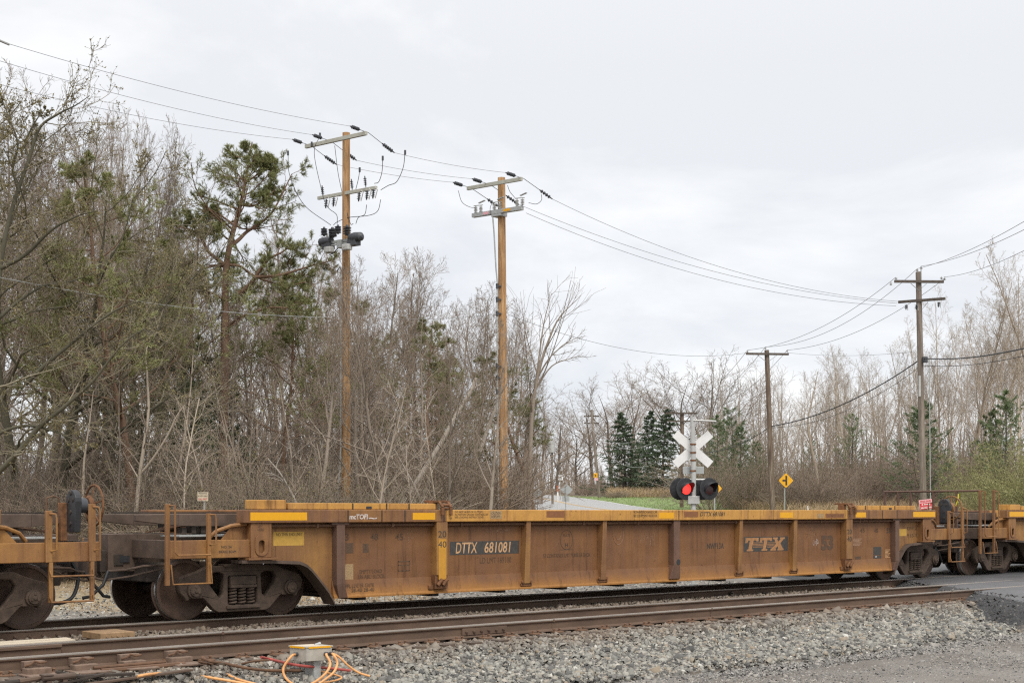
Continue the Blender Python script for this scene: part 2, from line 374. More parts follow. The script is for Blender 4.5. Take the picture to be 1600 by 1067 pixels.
# ------------------------------------------------------------------ builders
def raw_obj(name, me, mat=None, parent=None, root=False):
    o = bpy.data.objects.new(name, me); col.objects.link(o)
    if mat and not me.materials: me.materials.append(mat)
    if parent is not None:
        o.parent = parent
        if parent.type == 'EMPTY': o.matrix_parent_inverse = Matrix.Translation(-parent.location)
    return o
def thing(name, label, cat, loc=(0, 0, 0), group=None):
    o = bpy.data.objects.new(name, None); col.objects.link(o); o.location = loc
    o.empty_display_size = .3
    o['label'] = label; o['category'] = cat
    if group: o['group'] = group
    return o
def tag(o, label=None, cat=None, group=None, kind=None):
    for k, v in (('label', label), ('category', cat), ('group', group), ('kind', kind)):
        if v: o[k] = v
    return o
class MB:
    def __init__(s): s.v = []; s.f = []
    def quadbox(s, p):                       # eight corners: bottom four then top four
        b = len(s.v); s.v += [tuple(q) for q in p]
        s.f += [(b, b + 3, b + 2, b + 1), (b + 4, b + 5, b + 6, b + 7)] + [(b + i, b + (i + 1) % 4, b + 4 + (i + 1) % 4, b + 4 + i) for i in range(4)]
        return s
    def box(s, x0, x1, y0, y1, z0, z1):
        x0, x1 = min(x0, x1), max(x0, x1)
        return s.quadbox([(x0, y0, z0), (x1, y0, z0), (x1, y1, z0), (x0, y1, z0), (x0, y0, z1), (x1, y0, z1), (x1, y1, z1), (x0, y1, z1)])
    def obox(s, c, a, b, d):                 # centre and three half-axis vectors
        c, a, b, d = map(Vector, (c, a, b, d))
        return s.quadbox([c - a - b - d, c + a - b - d, c + a + b - d, c - a + b - d, c - a - b + d, c + a - b + d, c + a + b + d, c - a + b + d])
    def beam(s, p, q, w, h, up=(0, 0, 1)):   # square bar from p to q
        p, q = Vector(p), Vector(q); t = (q - p); u = Vector(up).cross(t)
        if u.length < 1e-6: u = Vector((1, 0, 0)).cross(t)
        u.normalize(); n = t.cross(u).normalized()
        return s.obox((p + q) / 2, t / 2, u * w / 2, n * h / 2)
    def tube(s, pts, r, n=8, caps=True):
        pts = [Vector(p) for p in pts]; rr = r if hasattr(r, '__len__') else [r] * len(pts); b = len(s.v); ref = None
        for i, p in enumerate(pts):
            t = (pts[min(i + 1, len(pts) - 1)] - pts[max(i - 1, 0)]).normalized()
            if ref is None:
                ref = Vector((0, 0, 1)) if abs(t.z) < .9 else Vector((1, 0, 0))
            u = ref - t * ref.dot(t)
            if u.length < 1e-4: u = t.orthogonal()
            u.normalize(); ref = u; w = t.cross(u)
            for k in range(n):
                a = 2 * math.pi * k / n; s.v.append(tuple(p + (u * math.cos(a) + w * math.sin(a)) * rr[i]))
        for i in range(len(pts) - 1):
            for k in range(n):
                a = b + i * n + k; c = b + i * n + (k + 1) % n
                s.f.append((a, c, c + n, a + n))
        if caps:
            s.f.append(tuple(b + k for k in range(n))[::-1]); s.f.append(tuple(b + (len(pts) - 1) * n + k for k in range(n)))
        return s
    def lathe(s, c, axis, prof, n=28, caps=True):       # prof: (distance along axis, radius)
        c, ax = Vector(c), Vector(axis).normalized(); u = ax.orthogonal().normalized(); w = ax.cross(u); b = len(s.v)
        for a_, r_ in prof:
            for k in range(n):
                t = 2 * math.pi * k / n; s.v.append(tuple(c + ax * a_ + (u * math.cos(t) + w * math.sin(t)) * r_))
        for i in range(len(prof) - 1):
            for k in range(n):
                a = b + i * n + k; d = b + i * n + (k + 1) % n; s.f.append((a, d, d + n, a + n))
        if caps: s.f.append(tuple(b + k for k in range(n))[::-1]); s.f.append(tuple(b + (len(prof) - 1) * n + k for k in range(n)))
        return s
    def prism(s, prof, x0, x1):              # profile of (y, z) pairs swept along x
        n = len(prof); b = len(s.v)
        s.v += [(x0, y, z) for y, z in prof] + [(x1, y, z) for y, z in prof]
        s.f += [(b + i, b + (i + 1) % n, b + n + (i + 1) % n, b + n + i) for i in range(n)]
        s.f += [tuple(b + i for i in range(n))[::-1], tuple(b + n + i for i in range(n))]
        return s
    def mesh(s, name, mat=None, smooth=False):
        me = bpy.data.meshes.new(name); me.from_pydata(s.v, [], s.f)
        bm = bmesh.new(); bm.from_mesh(me); bmesh.ops.recalc_face_normals(bm, faces=bm.faces); bm.to_mesh(me); bm.free()
        if smooth:
            me.polygons.foreach_set('use_smooth', [True] * len(me.polygons)); me.set_sharp_from_angle(angle=math.radians(40))
        if mat: me.materials.append(mat)
        return me
    def build(s, name, mat, parent=None, bevel=0, smooth=False):
        o = raw_obj(name, s.mesh(name, mat, smooth), None, parent)
        if bevel:
            m = o.modifiers.new('bevel', 'BEVEL'); m.width = bevel; m.segments = 2; m.limit_method = 'ANGLE'
        return o
def sheet2d(loops, y0, y1, name, mat, parent, bevel=0):
    """an outline in the x-z plane, with holes, given thickness from y0 to y1"""
    cu = bpy.data.curves.new(name, 'CURVE'); cu.dimensions = '2D'; cu.fill_mode = 'BOTH'; cu.extrude = abs(y1 - y0) / 2
    for lp in loops:
        sp = cu.splines.new('POLY'); sp.points.add(len(lp) - 1); sp.use_cyclic_u = True
        for q, (a, b) in zip(sp.points, lp): q.co = (a, b, 0, 1)
    o = bpy.data.objects.new('tmp', cu); me = bpy.data.meshes.new_from_object(o); bpy.data.objects.remove(o); bpy.data.curves.remove(cu)
    n = len(me.vertices); co = np.empty(n * 3); me.vertices.foreach_get('co', co); co = co.reshape(-1, 3)
    out = np.column_stack([co[:, 0], (y0 + y1) / 2 + co[:, 2], co[:, 1]]); me.vertices.foreach_set('co', out.ravel())
    bm = bmesh.new(); bm.from_mesh(me); bmesh.ops.remove_doubles(bm, verts=bm.verts, dist=1e-5); bmesh.ops.recalc_face_normals(bm, faces=bm.faces); bm.to_mesh(me); bm.free()
    me.name = name; me.materials.clear(); me.materials.append(mat)
    o = raw_obj(name, me, None, parent)
    if bevel:
        m = o.modifiers.new('bevel', 'BEVEL'); m.width = bevel; m.segments = 1; m.limit_method = 'ANGLE'
    return o
def text_mesh(body, shear=0.0, offset=0.0, space=1.0, line=1.0, align='LEFT'):
    cu = bpy.data.curves.new('text', 'FONT'); cu.body = body; cu.shear = shear; cu.offset = offset; cu.space_character = space
    cu.space_line = line; cu.align_x = align; cu.resolution_u = 3
    o = bpy.data.objects.new('tmp', cu); me = bpy.data.meshes.new_from_object(o); bpy.data.objects.remove(o); bpy.data.curves.remove(cu)
    return me
def lettering(body, x0, x1, z0, z1, y, mat, parent, name='lettering', **kw):
    me = text_mesh(body, **kw)
    n = len(me.vertices); co = np.empty(n * 3); me.vertices.foreach_get('co', co); co = co.reshape(-1, 3)
    mn = co.min(0); mx = co.max(0); sz = np.maximum(mx - mn, 1e-6)
    a = (co[:, 0] - mn[0]) / sz[0]; b = (co[:, 1] - mn[1]) / sz[1]
    out = np.column_stack([x0 + a * (x1 - x0), np.full(n, y), z0 + b * (z1 - z0)]); me.vertices.foreach_set('co', out.ravel())
    me.name = name; me.materials.clear(); me.materials.append(mat); me.update()
    return raw_obj(name, me, None, parent)
def mesh_np(name, V, Fq, mat, smooth=False, tone=None):
    me = bpy.data.meshes.new(name); k = Fq.shape[1]
    me.vertices.add(len(V)); me.vertices.foreach_set('co', np.ascontiguousarray(V, np.float32).ravel())
    me.loops.add(Fq.size); me.loops.foreach_set('vertex_index', np.ascontiguousarray(Fq, np.int32).ravel())
    me.polygons.add(len(Fq)); me.polygons.foreach_set('loop_start', np.arange(0, Fq.size, k, dtype=np.int32))
    me.update(calc_edges=True)
    if smooth: me.polygons.foreach_set('use_smooth', np.ones(len(Fq), bool))
    if tone is not None:
        at = me.attributes.new('tone', 'FLOAT', 'POINT'); at.data.foreach_set('value', np.ascontiguousarray(tone, np.float32))
    me.materials.append(mat); return me

# ------------------------------------------------------------------ ground, road, track bed
def grid_axis(a, b, pts):                # variable spacing
    out = [a]
    for hi, st in pts:
        while out[-1] < hi - 1e-6: out.append(min(hi, out[-1] + st))
    return np.array(out)
gx = grid_axis(-420, 420, [(-300, 60), (-80, 14), (-30, 4), (50, 1.2), (100, 5), (300, 20), (420, 60)])
gd = grid_axis(-200, 560, [(-40, 40), (0, 8), (130, 1.2), (220, 5), (560, 30)])
GX, GD = np.meshgrid(gx, gd)
WX = GX * CF + GD * SF; WY = -GX * SF + GD * CF
WZ = ground_z(WX, WY)
V = np.column_stack([WX.ravel(), WY.ravel(), WZ.ravel()])
ny, nx = GX.shape
ii = np.arange((ny - 1) * (nx - 1)); r_, c_ = ii // (nx - 1), ii % (nx - 1); q0 = r_ * nx + c_
gme = mesh_np('ground', V, np.column_stack([q0, q0 + 1, q0 + nx + 1, q0 + nx]), M_GROUND, True)
rd, _ = road_dist(V[:, 0], V[:, 1]); dpv = GD.ravel(); gxv = GX.ravel()
cx_at = np.interp(dpv, RCL[:, 1], RCL[:, 0])
zone = np.zeros((len(V), 4), np.float32); zone[:, 3] = 1
rngz = np.random.default_rng(5); jit = rngz.normal(0, .6, len(V))
glim = 39.5 - 10.0 * sstep(12.5, 15, V[:, 0]) * sstep(27, 23, V[:, 0])
zone[:, 0] = sstep(1.5, -1.5, V[:, 1] + jit - glim)                                  # gravel by the railway
rs = gxv - cx_at                                                               # metres right of the road's middle
zone[:, 1] = ((rs > 3) & (rs < 13 + .05 * dpv + jit * 2) & (dpv > 62) & (dpv < 136) | (rs < -3) & (rs > -6.5) & (dpv > 95)) * (V[:, 1] > 30)
zone[:, 2] = (sstep(12, 15, rs + jit) * (dpv > 70) * (dpv < 118)) * .8 + sstep(-1, 1.5, V[:, 1] - glim) * sstep(45, 40, V[:, 1] + jit) * .85
zone[:, 1] += (V[:, 1] > 31) * (V[:, 1] < 42) * (np.sin(V[:, 0] * .8) * np.sin(V[:, 1] * 1.1) > .45) * (V[:, 0] > 2) * .5
ca = gme.color_attributes.new('zone', 'FLOAT_COLOR', 'POINT'); ca.data.foreach_set('color', np.clip(zone, 0, 1).ravel())
tag(raw_obj('ground', gme), 'gravel, leaf litter and spring grass around the railway', kind='structure')

bed = MB(); prof = [(13.7, -.80), (13.9, -.66), (14.4, -.60), (15.1, -.56), (15.6, -.40), (15.85, -.275), (16.0, -.25), (16.6, -.25), (17.2, -.25), (18.6, -.235), (19.1, -.27), (19.5, -.235), (22.35, -.235), (22.6, -.27), (23.6, -.56), (24.6, -.66), (25.2, -.82)]
bed.prism(prof, -70, 130)
tag(bed.build('track_bed', M_BED), 'raised bed of crushed stone under both tracks', kind='structure')

def strip(name, offs, dz, mat, d0=-26, d1=400, kind='structure', label=None, skirt=False):
    vs_, fs = [], []; P = RCW; D = RCL[:, 1]
    idx = [i for i in range(len(P)) if d0 <= D[i] <= d1]
    for i in idx:
        a = P[max(i - 1, 0)]; b = P[min(i + 1, len(P) - 1)]; t = (b - a) / np.hypot(*(b - a)); nrm = np.array([t[1], -t[0]])
        for o_, z_ in offs:
            p = P[i] + nrm * o_; zc = float(road_z_at(D[i], P[i][1])); vs_.append((p[0], p[1], zc + z_ + dz))
    n = len(offs)
    for k in range(len(idx) - 1):
        for j in range(n - 1):
            a = k * n + j; fs.append((a, a + 1, a + n + 1, a + n))
    me = bpy.data.meshes.new(name); me.from_pydata(vs_, [], fs); me.materials.append(mat)
    me.polygons.foreach_set('use_smooth', [True] * len(fs))
    o = raw_obj(name, me); return tag(o, label, kind=kind)
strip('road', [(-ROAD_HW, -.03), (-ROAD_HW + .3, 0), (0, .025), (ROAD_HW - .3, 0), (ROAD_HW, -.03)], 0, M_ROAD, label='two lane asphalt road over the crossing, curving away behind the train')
rs_ = strip('road_shoulder', [(-ROAD_HW - 1.25, -.80), (-ROAD_HW - .9, -.55), (-ROAD_HW - .6, -.36), (-ROAD_HW - .3, -.15), (-ROAD_HW + .02, -.032)], 0, M_RSIDE, d1=52, label='crumbling dark asphalt edge of the crossing')
for vtx in rs_.data.vertices:
    vtx.co.z += random.Random(int(vtx.co.x * 991 + vtx.co.y * 17)).uniform(-.03, .03)
strip('road_marking', [(-.16, 0), (-.06, 0)], .03, M_LINEY, 48, 190, label='yellow centre line on the far road')
strip('road_marking', [(.06, 0), (.16, 0)], .03, M_LINEY, 48, 190, label='second yellow centre line on the far road')
strip('road_marking', [(ROAD_HW - .55, 0), (ROAD_HW - .42, 0)], .012, M_LINEW, 48, 190, label='white edge line on the grass side of the far road')
strip('road_marking', [(-ROAD_HW + .42, 0), (-ROAD_HW + .55, 0)], .012, M_LINEW, 48, 190, label='white edge line on the wood side of the far road')

# ------------------------------------------------------------------ railway tracks
RAILPROF = [(-.036, 0), (-.037, -.028), (-.033, -.038), (-.010, -.052), (-.009, -.150), (-.030, -.165), (-.075, -.178), (-.075, -.188),
            (.075, -.188), (.075, -.178), (.030, -.165), (.009, -.150), (.010, -.052), (.033, -.038), (.037, -.028), (.036, 0)]
def rail(y, x0, x1, parent):
    m = MB(); m.prism([(y + a, b) for a, b in RAILPROF], x0, x1)
    o = m.build('rail', M_RAILW, parent)
    t = MB(); t.prism([(y - .030, .002), (y - .0385, -.005), (y - .0385, -.018), (y + .0385, -.018), (y + .0385, -.005), (y + .030, .002)], x0, x1)
    t.build('running_surface', M_RAILT, o); return o
def tie_mesh(rng):
    m = MB(); j = lambda: rng.uniform(-.012, .012)
    x, y = .115, 1.30
    m.quadbox([(-x + j(), -y + j() * 3, -.40), (x + j(), -y + j() * 3, -.40), (x + j(), y, -.40), (-x + j(), y, -.40), (-x + j(), -y + j() * 3, -.206 + j() * .3), (x + j(), -y + j() * 3, -.206 + j() * .3), (x + j(), y, -.206), (-x + j(), y, -.206)])
    return m.mesh('sleeper', M_TIE)
tie_plate = MB().box(-.09, .09, -.19, .19, -.204, -.189)
for sx_ in (-.055, .055):
    for sy_ in (-.115, .125):
        tie_plate.box(sx_ - .012, sx_ + .012, sy_ - .012, sy_ + .012, -.189, -.158); tie_plate.box(sx_ - .02, sx_ + .02, sy_ - .022, sy_ + .02, -.158, -.148)
TPM = tie_plate.mesh('tie_plate', M_PLATE)
TIES = [tie_mesh(random.Random(k)) for k in range(5)]
def track(label, ya, yb, x0, x1, t0, t1, seed):
    ym = (ya + yb) / 2; root = thing('railway_track', label, 'railway track', (x0, ym, -.2))
    rail(ya, x0, x1, root); rail(yb, x0, x1, root)
    rng = random.Random(seed); x = t0; proto = None
    while x < t1:
        o = raw_obj('sleeper', TIES[rng.randrange(5)], None, root)
        o.matrix_parent_inverse = Matrix.Identity(4)
        o.location = Vector((x, ym + rng.uniform(-.04, .04), 0)) - root.location; o.rotation_euler.z = rng.uniform(-.012, .012)
        for yy in (ya, yb):
            p = raw_obj('tie_plate', TPM, None, o); p.location = (0, yy - ym, 0)
        x += .53 + rng.uniform(-.03, .03)
    return root
near = track('rusty empty railway track nearest the gravel, in front of the train', RC, RB, -45, 110, 4.0, 28.0, 3)
far = track('railway track that carries the yellow well cars', RA, RF_, -45, 110, 4.0, 31.4, 4)

# rail joints, insulated joint bars and the switch fittings at the left end of the near track
def bar_joint(xc, y, L_, parent, nb=6):
    m = MB(); m.prism([(y - .040, -.045), (y - .040, -.15), (y - .012, -.155), (y - .012, -.045)], xc - L_ / 2, xc + L_ / 2)
    for k in range(nb):
        xx = xc - L_ / 2 + (k + .5) * L_ / nb; m.lathe((xx, y - .038, -.10), (0, -1, 0), [(0, .024), (.03, .024), (.031, .012), (.045, .012)], 6)
    return m.build('joint_bar', M_RAILW, parent)
bar_joint(along(45, RA - .04), RA, 1.5, far, 7)
bar_joint(along(755, RC), RC, .9, near, 6).scale = (1, 1, 1)
for px, yy, par in ((466, RC, near), (1487, RC, near), (348, RB, near), (865, RC, near), (1112, RC, near), (502, RA, far), (1160, RA, far)):
    xx = along(px, yy - .03); m = MB()
    m.prism([(yy - .043, .0), (yy - .043, -.04), (yy - .018, -.055), (yy - .018, -.15), (yy - .05, -.172), (yy, -.172), (yy, .0)], xx - .018, xx + .018)
    m.build('rail_weld', M_RAILW, par)
# rail braces
for k, px in enumerate((54, 128, 203, 276)):
    xx = along(px, RC - .12); m = MB()
    m.box(xx - .13, xx + .13, RC - .13, RC - .012, -.155, -.05); m.box(xx - .15, xx + .15, RC - .27, RC - .10, -.20, -.125)
    m.box(xx - .20, xx + .20, RC - .52, RC - .08, -.215, -.19)
    b_ = m.build('rail_brace', M_BRACE, near, .008)
    MB().tube([(xx - .13, RC - .15, -.10), (xx - .07, RC - .17, -.085), (xx - .02, RC - .165, -.05), (xx + .05, RC - .175, -.072), (xx + .13, RC - .165, -.066)], .014, 6).build('spring_clip', M_PIPE, b_, smooth=True)
xa = along(94, RB - .05)
m = MB(); m.prism([(RB - .115, -.02), (RB - .115, -.06), (RB - .085, -.075), (RB - .085, -.185), (RB - .05, -.185), (RB - .05, -.02)], xa - 9, xa)
m.build('switch_point', M_RAILW, near, .006)
m = MB()
for k, (dx, wy) in enumerate(((0, .16), (.02, .17), (-.05, .15))):
    y0 = 18.35 + k * .19; m = MB(); m.box(along(116, y0) - 3.2, along(116, y0) + dx, y0, y0 + wy, -.20, -.045 + .008 * k)
    tag(m.build('timber_plank', M_PALEW, None, .006), ('pale timber plank between the tracks, nearest the rusty rail', 'pale timber plank in the middle of the three between the tracks', 'pale timber plank of three nearest the train')[k], 'timber plank', 'pale planks between the tracks')
x0, x1 = along(152, 19.0), along(206, 19.0)
cov = thing('switch_cover', 'brown steel box cover lying between the two tracks', 'cover', ((x0 + x1) / 2, 19.1, -.25))
MB().box(x0, x1, 18.9, 19.5, -.105, -.01).build('lid', M_TANCOV, cov, .008)
MB().box(x0 + .05, x1 - .05, 18.95, 19.45, -.26, -.105).build('case', M_TANCOV, cov)
m = MB()
for k in range(5): m.lathe((x0 + .1 + k * (x1 - x0 - .2) / 4, 18.9, -.06), (0, -1, 0), [(0, .018), (.015, .018)], 6)
m.build('bolt', M_TANCOV, cov)
MB().tube([(x0 - .32, 19.1, -.2), (x0 - .1, 19.1, -.16), (x0 + .02, 19.1, -.14)], [.03, .05, .045], 10).build('cable_gland', M_HOSE, cov, smooth=True)
# switch rods and lock at the lower left
sw = thing('switch_rods', 'dark greasy switch rods and lock fittings at the foot of the near rail', 'switch rod', (along(70, 15.9), 15.9, -.3))
xl = along(-20, 15.85); xr = along(66, 15.85)
MB().tube([(xl - 1.5, 15.86, -.235), (xr - .25, 15.86, -.225)], .028, 8).build('rod', M_DARK, sw, smooth=True)
MB().tube([(xr - .27, 15.86, -.225), (xr, 15.86, -.205)], [.036, .03], 8).build('rod_sleeve', M_RAILW, sw, smooth=True)
xk = along(82, 15.75); m = MB()
m.box(xk - .16, xk + .30, 15.62, 15.92, -.34, -.30); m.box(xk - .10, xk - .03, 15.68, 15.84, -.30, -.15); m.tube([(xk - .14, 15.7, -.19), (xk + .26, 15.7, -.185)], .04, 8); m.box(xk + .10, xk + .16, 15.68, 15.84, -.30, -.17); m.box(xk - .14, xk - .02, 15.66, 15.8, -.17, -.145)
m.build('lock_bracket', M_BROWN, sw, .01)
xm = along(150, 15.7); MB().beam((xk + .2, 15.72, -.2), (xm + .5, 15.72, -.225), .07, .035).beam((xm - .45, 15.80, -.14), (xm + .1, 15.74, -.26), .05, .03).beam((xm - .7, 15.70, -.30), (xm + .1, 15.7, -.20), .05, .03).build('crank', M_DARK, sw, .006)
MB().beam((xm - .4, 15.6, -.30), (along(300, 15.7) , 15.72, -.235), .10, .025).build('tie_strap', M_RAILW, sw, .004)
MB().beam((xl - 1, 15.52, -.33), (xm - .3, 15.52, -.31), .09, .02).build('lower_strap', M_RAILW, sw, .004)
MB().tube([(along(150, 16.1), 16.16, -.17), (along(262, 16.1), 16.16, -.165)], .022, 8).build('connecting_rod', M_PIPE, sw, smooth=True)
MB().tube([(along(155, 16.1), 16.05, -.205), (along(285, 16.1), 16.05, -.2)], .035, 8).build('outer_rod', M_PIPE, sw, smooth=True)

# ------------------------------------------------------------------ crushed stone
def gz_bed(y):
    pr = np.array(prof); return np.interp(y, pr[:, 0], pr[:, 1])
def stones(name, X, Y, Z, S, mat, seed, label, chip=False):
    rng = np.random.default_rng(seed); n = len(X)
    base = np.array([(-1, -1, -1), (1, -1, -1), (1, 1, -1), (-1, 1, -1), (-1, -1, 1), (1, -1, 1), (1, 1, 1), (-1, 1, 1)], float) * .5
    Fb = np.array([(4, 5, 6, 7), (0, 1, 5, 4), (1, 2, 6, 5), (2, 3, 7, 6), (3, 0, 4, 7)]); nv = 8
    if chip: base = np.array([(-1, -1, -.7), (1, -1, -.7), (1, 1, -.7), (-1, 1, -.7), (0, 0, 1.)]) * .5; Fb = np.array([(0, 1, 4), (1, 2, 4), (2, 3, 4), (3, 0, 4)]); nv = 5
    P = base[None] * (1 + rng.uniform(-.45, .30, (n, nv, 3)))
    P *= np.stack([rng.uniform(.75, 1.35, n), rng.uniform(.6, 1.1, n), rng.uniform(.5, .9, n)], 1)[:, None, :]
    a = rng.uniform(0, 2 * np.pi, n); b = rng.normal(0, .45, n); c = rng.normal(0, .45, n)
    def rot(P, ax, t):
        i, j = [(1, 2), (2, 0), (0, 1)][ax]; Q = P.copy()
        Q[..., i] = P[..., i] * np.cos(t)[:, None] - P[..., j] * np.sin(t)[:, None]; Q[..., j] = P[..., i] * np.sin(t)[:, None] + P[..., j] * np.cos(t)[:, None]; return Q
    P = rot(rot(rot(P, 0, b), 1, c), 2, a) * S[:, None, None] + np.stack([X, Y, Z], 1)[:, None, :]
    Fq = (Fb[None] + (np.arange(n) * nv)[:, None, None]).reshape(-1, Fb.shape[1])
    me = mesh_np(name, P.reshape(-1, 3), Fq, mat, False, np.repeat(np.clip(rng.beta(2, 2, n), 0, 1), nv))
    return tag(raw_obj(name, me), label, kind='stuff')
rng = np.random.default_rng(11)
def roadmask(X, Y, extra=0.9):
    d, _ = road_dist(X, Y); return d > ROAD_HW + extra
# front shoulder
n = 84000; X = rng.uniform(6.5, 32.5, n); Y = 13.75 + 2.58 * rng.beta(1.5, 1.2, n)
keep = roadmask(X, Y, .5 + rng.uniform(-.3, .35, n)) & (rng.random(n) < np.clip(1.25 - (X - 10) / 34, .35, 1)); X, Y = X[keep], Y[keep]
Z = gz_bed(Y) + rng.uniform(-.018, .040, len(X)) * np.where(Y > 15.85, .6, 1) + .025 * np.sin(X * 2.1) * np.sin(Y * 3) * (Y < 15.7)
S = rng.lognormal(math.log(.0325), .40, len(X)) * (1 + .014 * (X - 10).clip(0))
stones('ballast', X, Y, Z, S, M_BALL, 1, 'grey crushed stone ballast sloping down from the near rail')
# between the rails of the near track and between the tracks
n = 14500; X = rng.uniform(4, 30.5, n); Y = np.where(rng.random(n) < .25, rng.uniform(16.6, 17.8, n), rng.uniform(18.1, 20.05, n))
keep = roadmask(X, Y, .8); X, Y = X[keep], Y[keep]; Z = gz_bed(Y) + .02 + rng.uniform(-.01, .03, len(X)) + np.where(Y > 18.9, .06 * sstep(18.4, 19.3, Y), 0)
stones('ballast', X, Y, Z, rng.lognormal(math.log(.043), .3, len(X)), M_BALL, 2, 'stone ballast lying between the two tracks')
n = 14000; X = rng.uniform(2, 34, n); Y = rng.uniform(20.4, 26.5, n)
keep = roadmask(X, Y, .8); X, Y = X[keep], Y[keep]
stones('ballast', X, Y, np.where(Y < 25, gz_bed(np.minimum(Y, 25)), base_z(X, Y)) + rng.uniform(0, .03, len(X)), rng.lognormal(math.log(.06), .25, len(X)), M_BALL, 3, 'pale stone ballast under and behind the well cars')
n = 30000; X = rng.uniform(2, 36, n); Y = rng.uniform(24.0, 39, n)
keep = roadmask(X, Y, .6) & (rng.random(n) < .35 + .65 * sstep(38, 28, Y)); X, Y = X[keep], Y[keep]
stones('gravel', X, Y, np.where(Y < 25, gz_bed(np.minimum(Y, 25)), base_z(X, Y)) + rng.uniform(-.005, .015, len(X)), rng.lognormal(math.log(.060), .35, len(X)), M_BALL, 7, 'grey crushed stone strip behind the train', chip=True)
n = 26000; X = rng.uniform(24, 36, n); Y = rng.uniform(10, 19.9, n); d_, _ = road_dist(X, Y)
keep = (d_ > ROAD_HW - .15) & (d_ < ROAD_HW + .95) & (np.abs(Y - RC) > .12) & (np.abs(Y - RB) > .12) & (X * CF - Y * SF < 14.8); X, Y, d_ = X[keep], Y[keep], d_[keep]
Z = np.interp(d_ - ROAD_HW, [-.2, 0, .3, .6, .9, 1.25], [-.03, -.04, -.15, -.36, -.55, -.72])
stones('asphalt_rubble', X, Y, Z, rng.lognormal(math.log(.028), .5, len(X)), M_CRUMB, 6, 'dark asphalt crumbs along the broken edge of the crossing', chip=True)
# worn gravel apron in front
n = 205000; X = rng.uniform(7, 33, n); Y = 8.5 + 6.2 * rng.random(n) ** .8
dpx = X * SF + Y * CF; sdx = X * CF - Y * SF
dens = .30 + .7 * sstep(12.6, 14.2, Y) + .25 * np.sin(X * .9 + Y) * np.sin(Y * 1.7 - X * .4)
keep = roadmask(X, Y, .7 + rng.uniform(-.3, .3, n)) & (dpx > 15.5) & (np.abs(sdx) < .40 * dpx) & (rng.random(n) < dens * .9); X, Y = X[keep], Y[keep]
Z = np.where(Y > 13.9, gz_bed(Y), base_z(X, Y)) + rng.uniform(-.004, .008, len(X))
S = rng.lognormal(math.log(.019), .45, len(X)) * np.where(Y > 12.8, 1.35, 1.0)
stones('gravel', X, Y, Z, S, M_CHIP, 4, 'worn fine gravel of the apron in front of the tracks', chip=True)

# ------------------------------------------------------------------ well cars
def spline_(pts, n=6): return [Vector(v) for v in catmull([tuple(p) for p in pts], n)]
def arcpts(cx, cz, r, a0, a1, n):
    return [(cx + r * math.cos(math.radians(a0 + (a1 - a0) * k / n)), cz + r * math.sin(math.radians(a0 + (a1 - a0) * k / n))) for k in range(n + 1)]
def rrect(x0, x1, z0, z1, r, n=4):
    return arcpts(x1 - r, z1 - r, r, 0, 90, n) + arcpts(x0 + r, z1 - r, r, 90, 180, n) + arcpts(x0 + r, z0 + r, r, 180, 270, n) + arcpts(x1 - r, z0 + r, r, 270, 360, n)
WHEEL_PROF = [(-.005, .03), (-.006, .105), (.0, .115), (.035, .13), (.055, .25), (.030, .385), (.012, .425), (.0, .43), (.0, .470), (.006, .480), (.075, .484), (.105, .492), (.118, .512), (.132, .512), (.140, .495), (.140, .43), (.10, .36), (.09, .15), (.12, .12)]
WHEEL_NEAR = MB().lathe((0, 0, 0), (0, 1, 0), WHEEL_PROF, 44).mesh('wheel', M_WHEEL, True)
WHEEL_FAR = MB().lathe((0, 0, 0), (0, -1, 0), WHEEL_PROF, 44).mesh('wheel', M_WHEEL, True)
TREADN = MB().lathe((0, 0, 0), (0, 1, 0), [(.012, .4815), (.02, .4865), (.07, .4885), (.09, .489)], 44, False).mesh('tread', M_TREAD, True)
TREADF = MB().lathe((0, 0, 0), (0, -1, 0), [(.012, .4815), (.02, .4865), (.07, .4885), (.09, .489)], 44, False).mesh('tread', M_TREAD, True)
def spring_mesh():
    pts = []
    for k in range(61):
        a = k / 12 * 2 * math.pi; pts.append((.055 * math.cos(a), .055 * math.sin(a), .26 * k / 60))
    return MB().tube(pts, .019, 6).mesh('spring', M_TRUCK, True)
SPRING = spring_mesh()
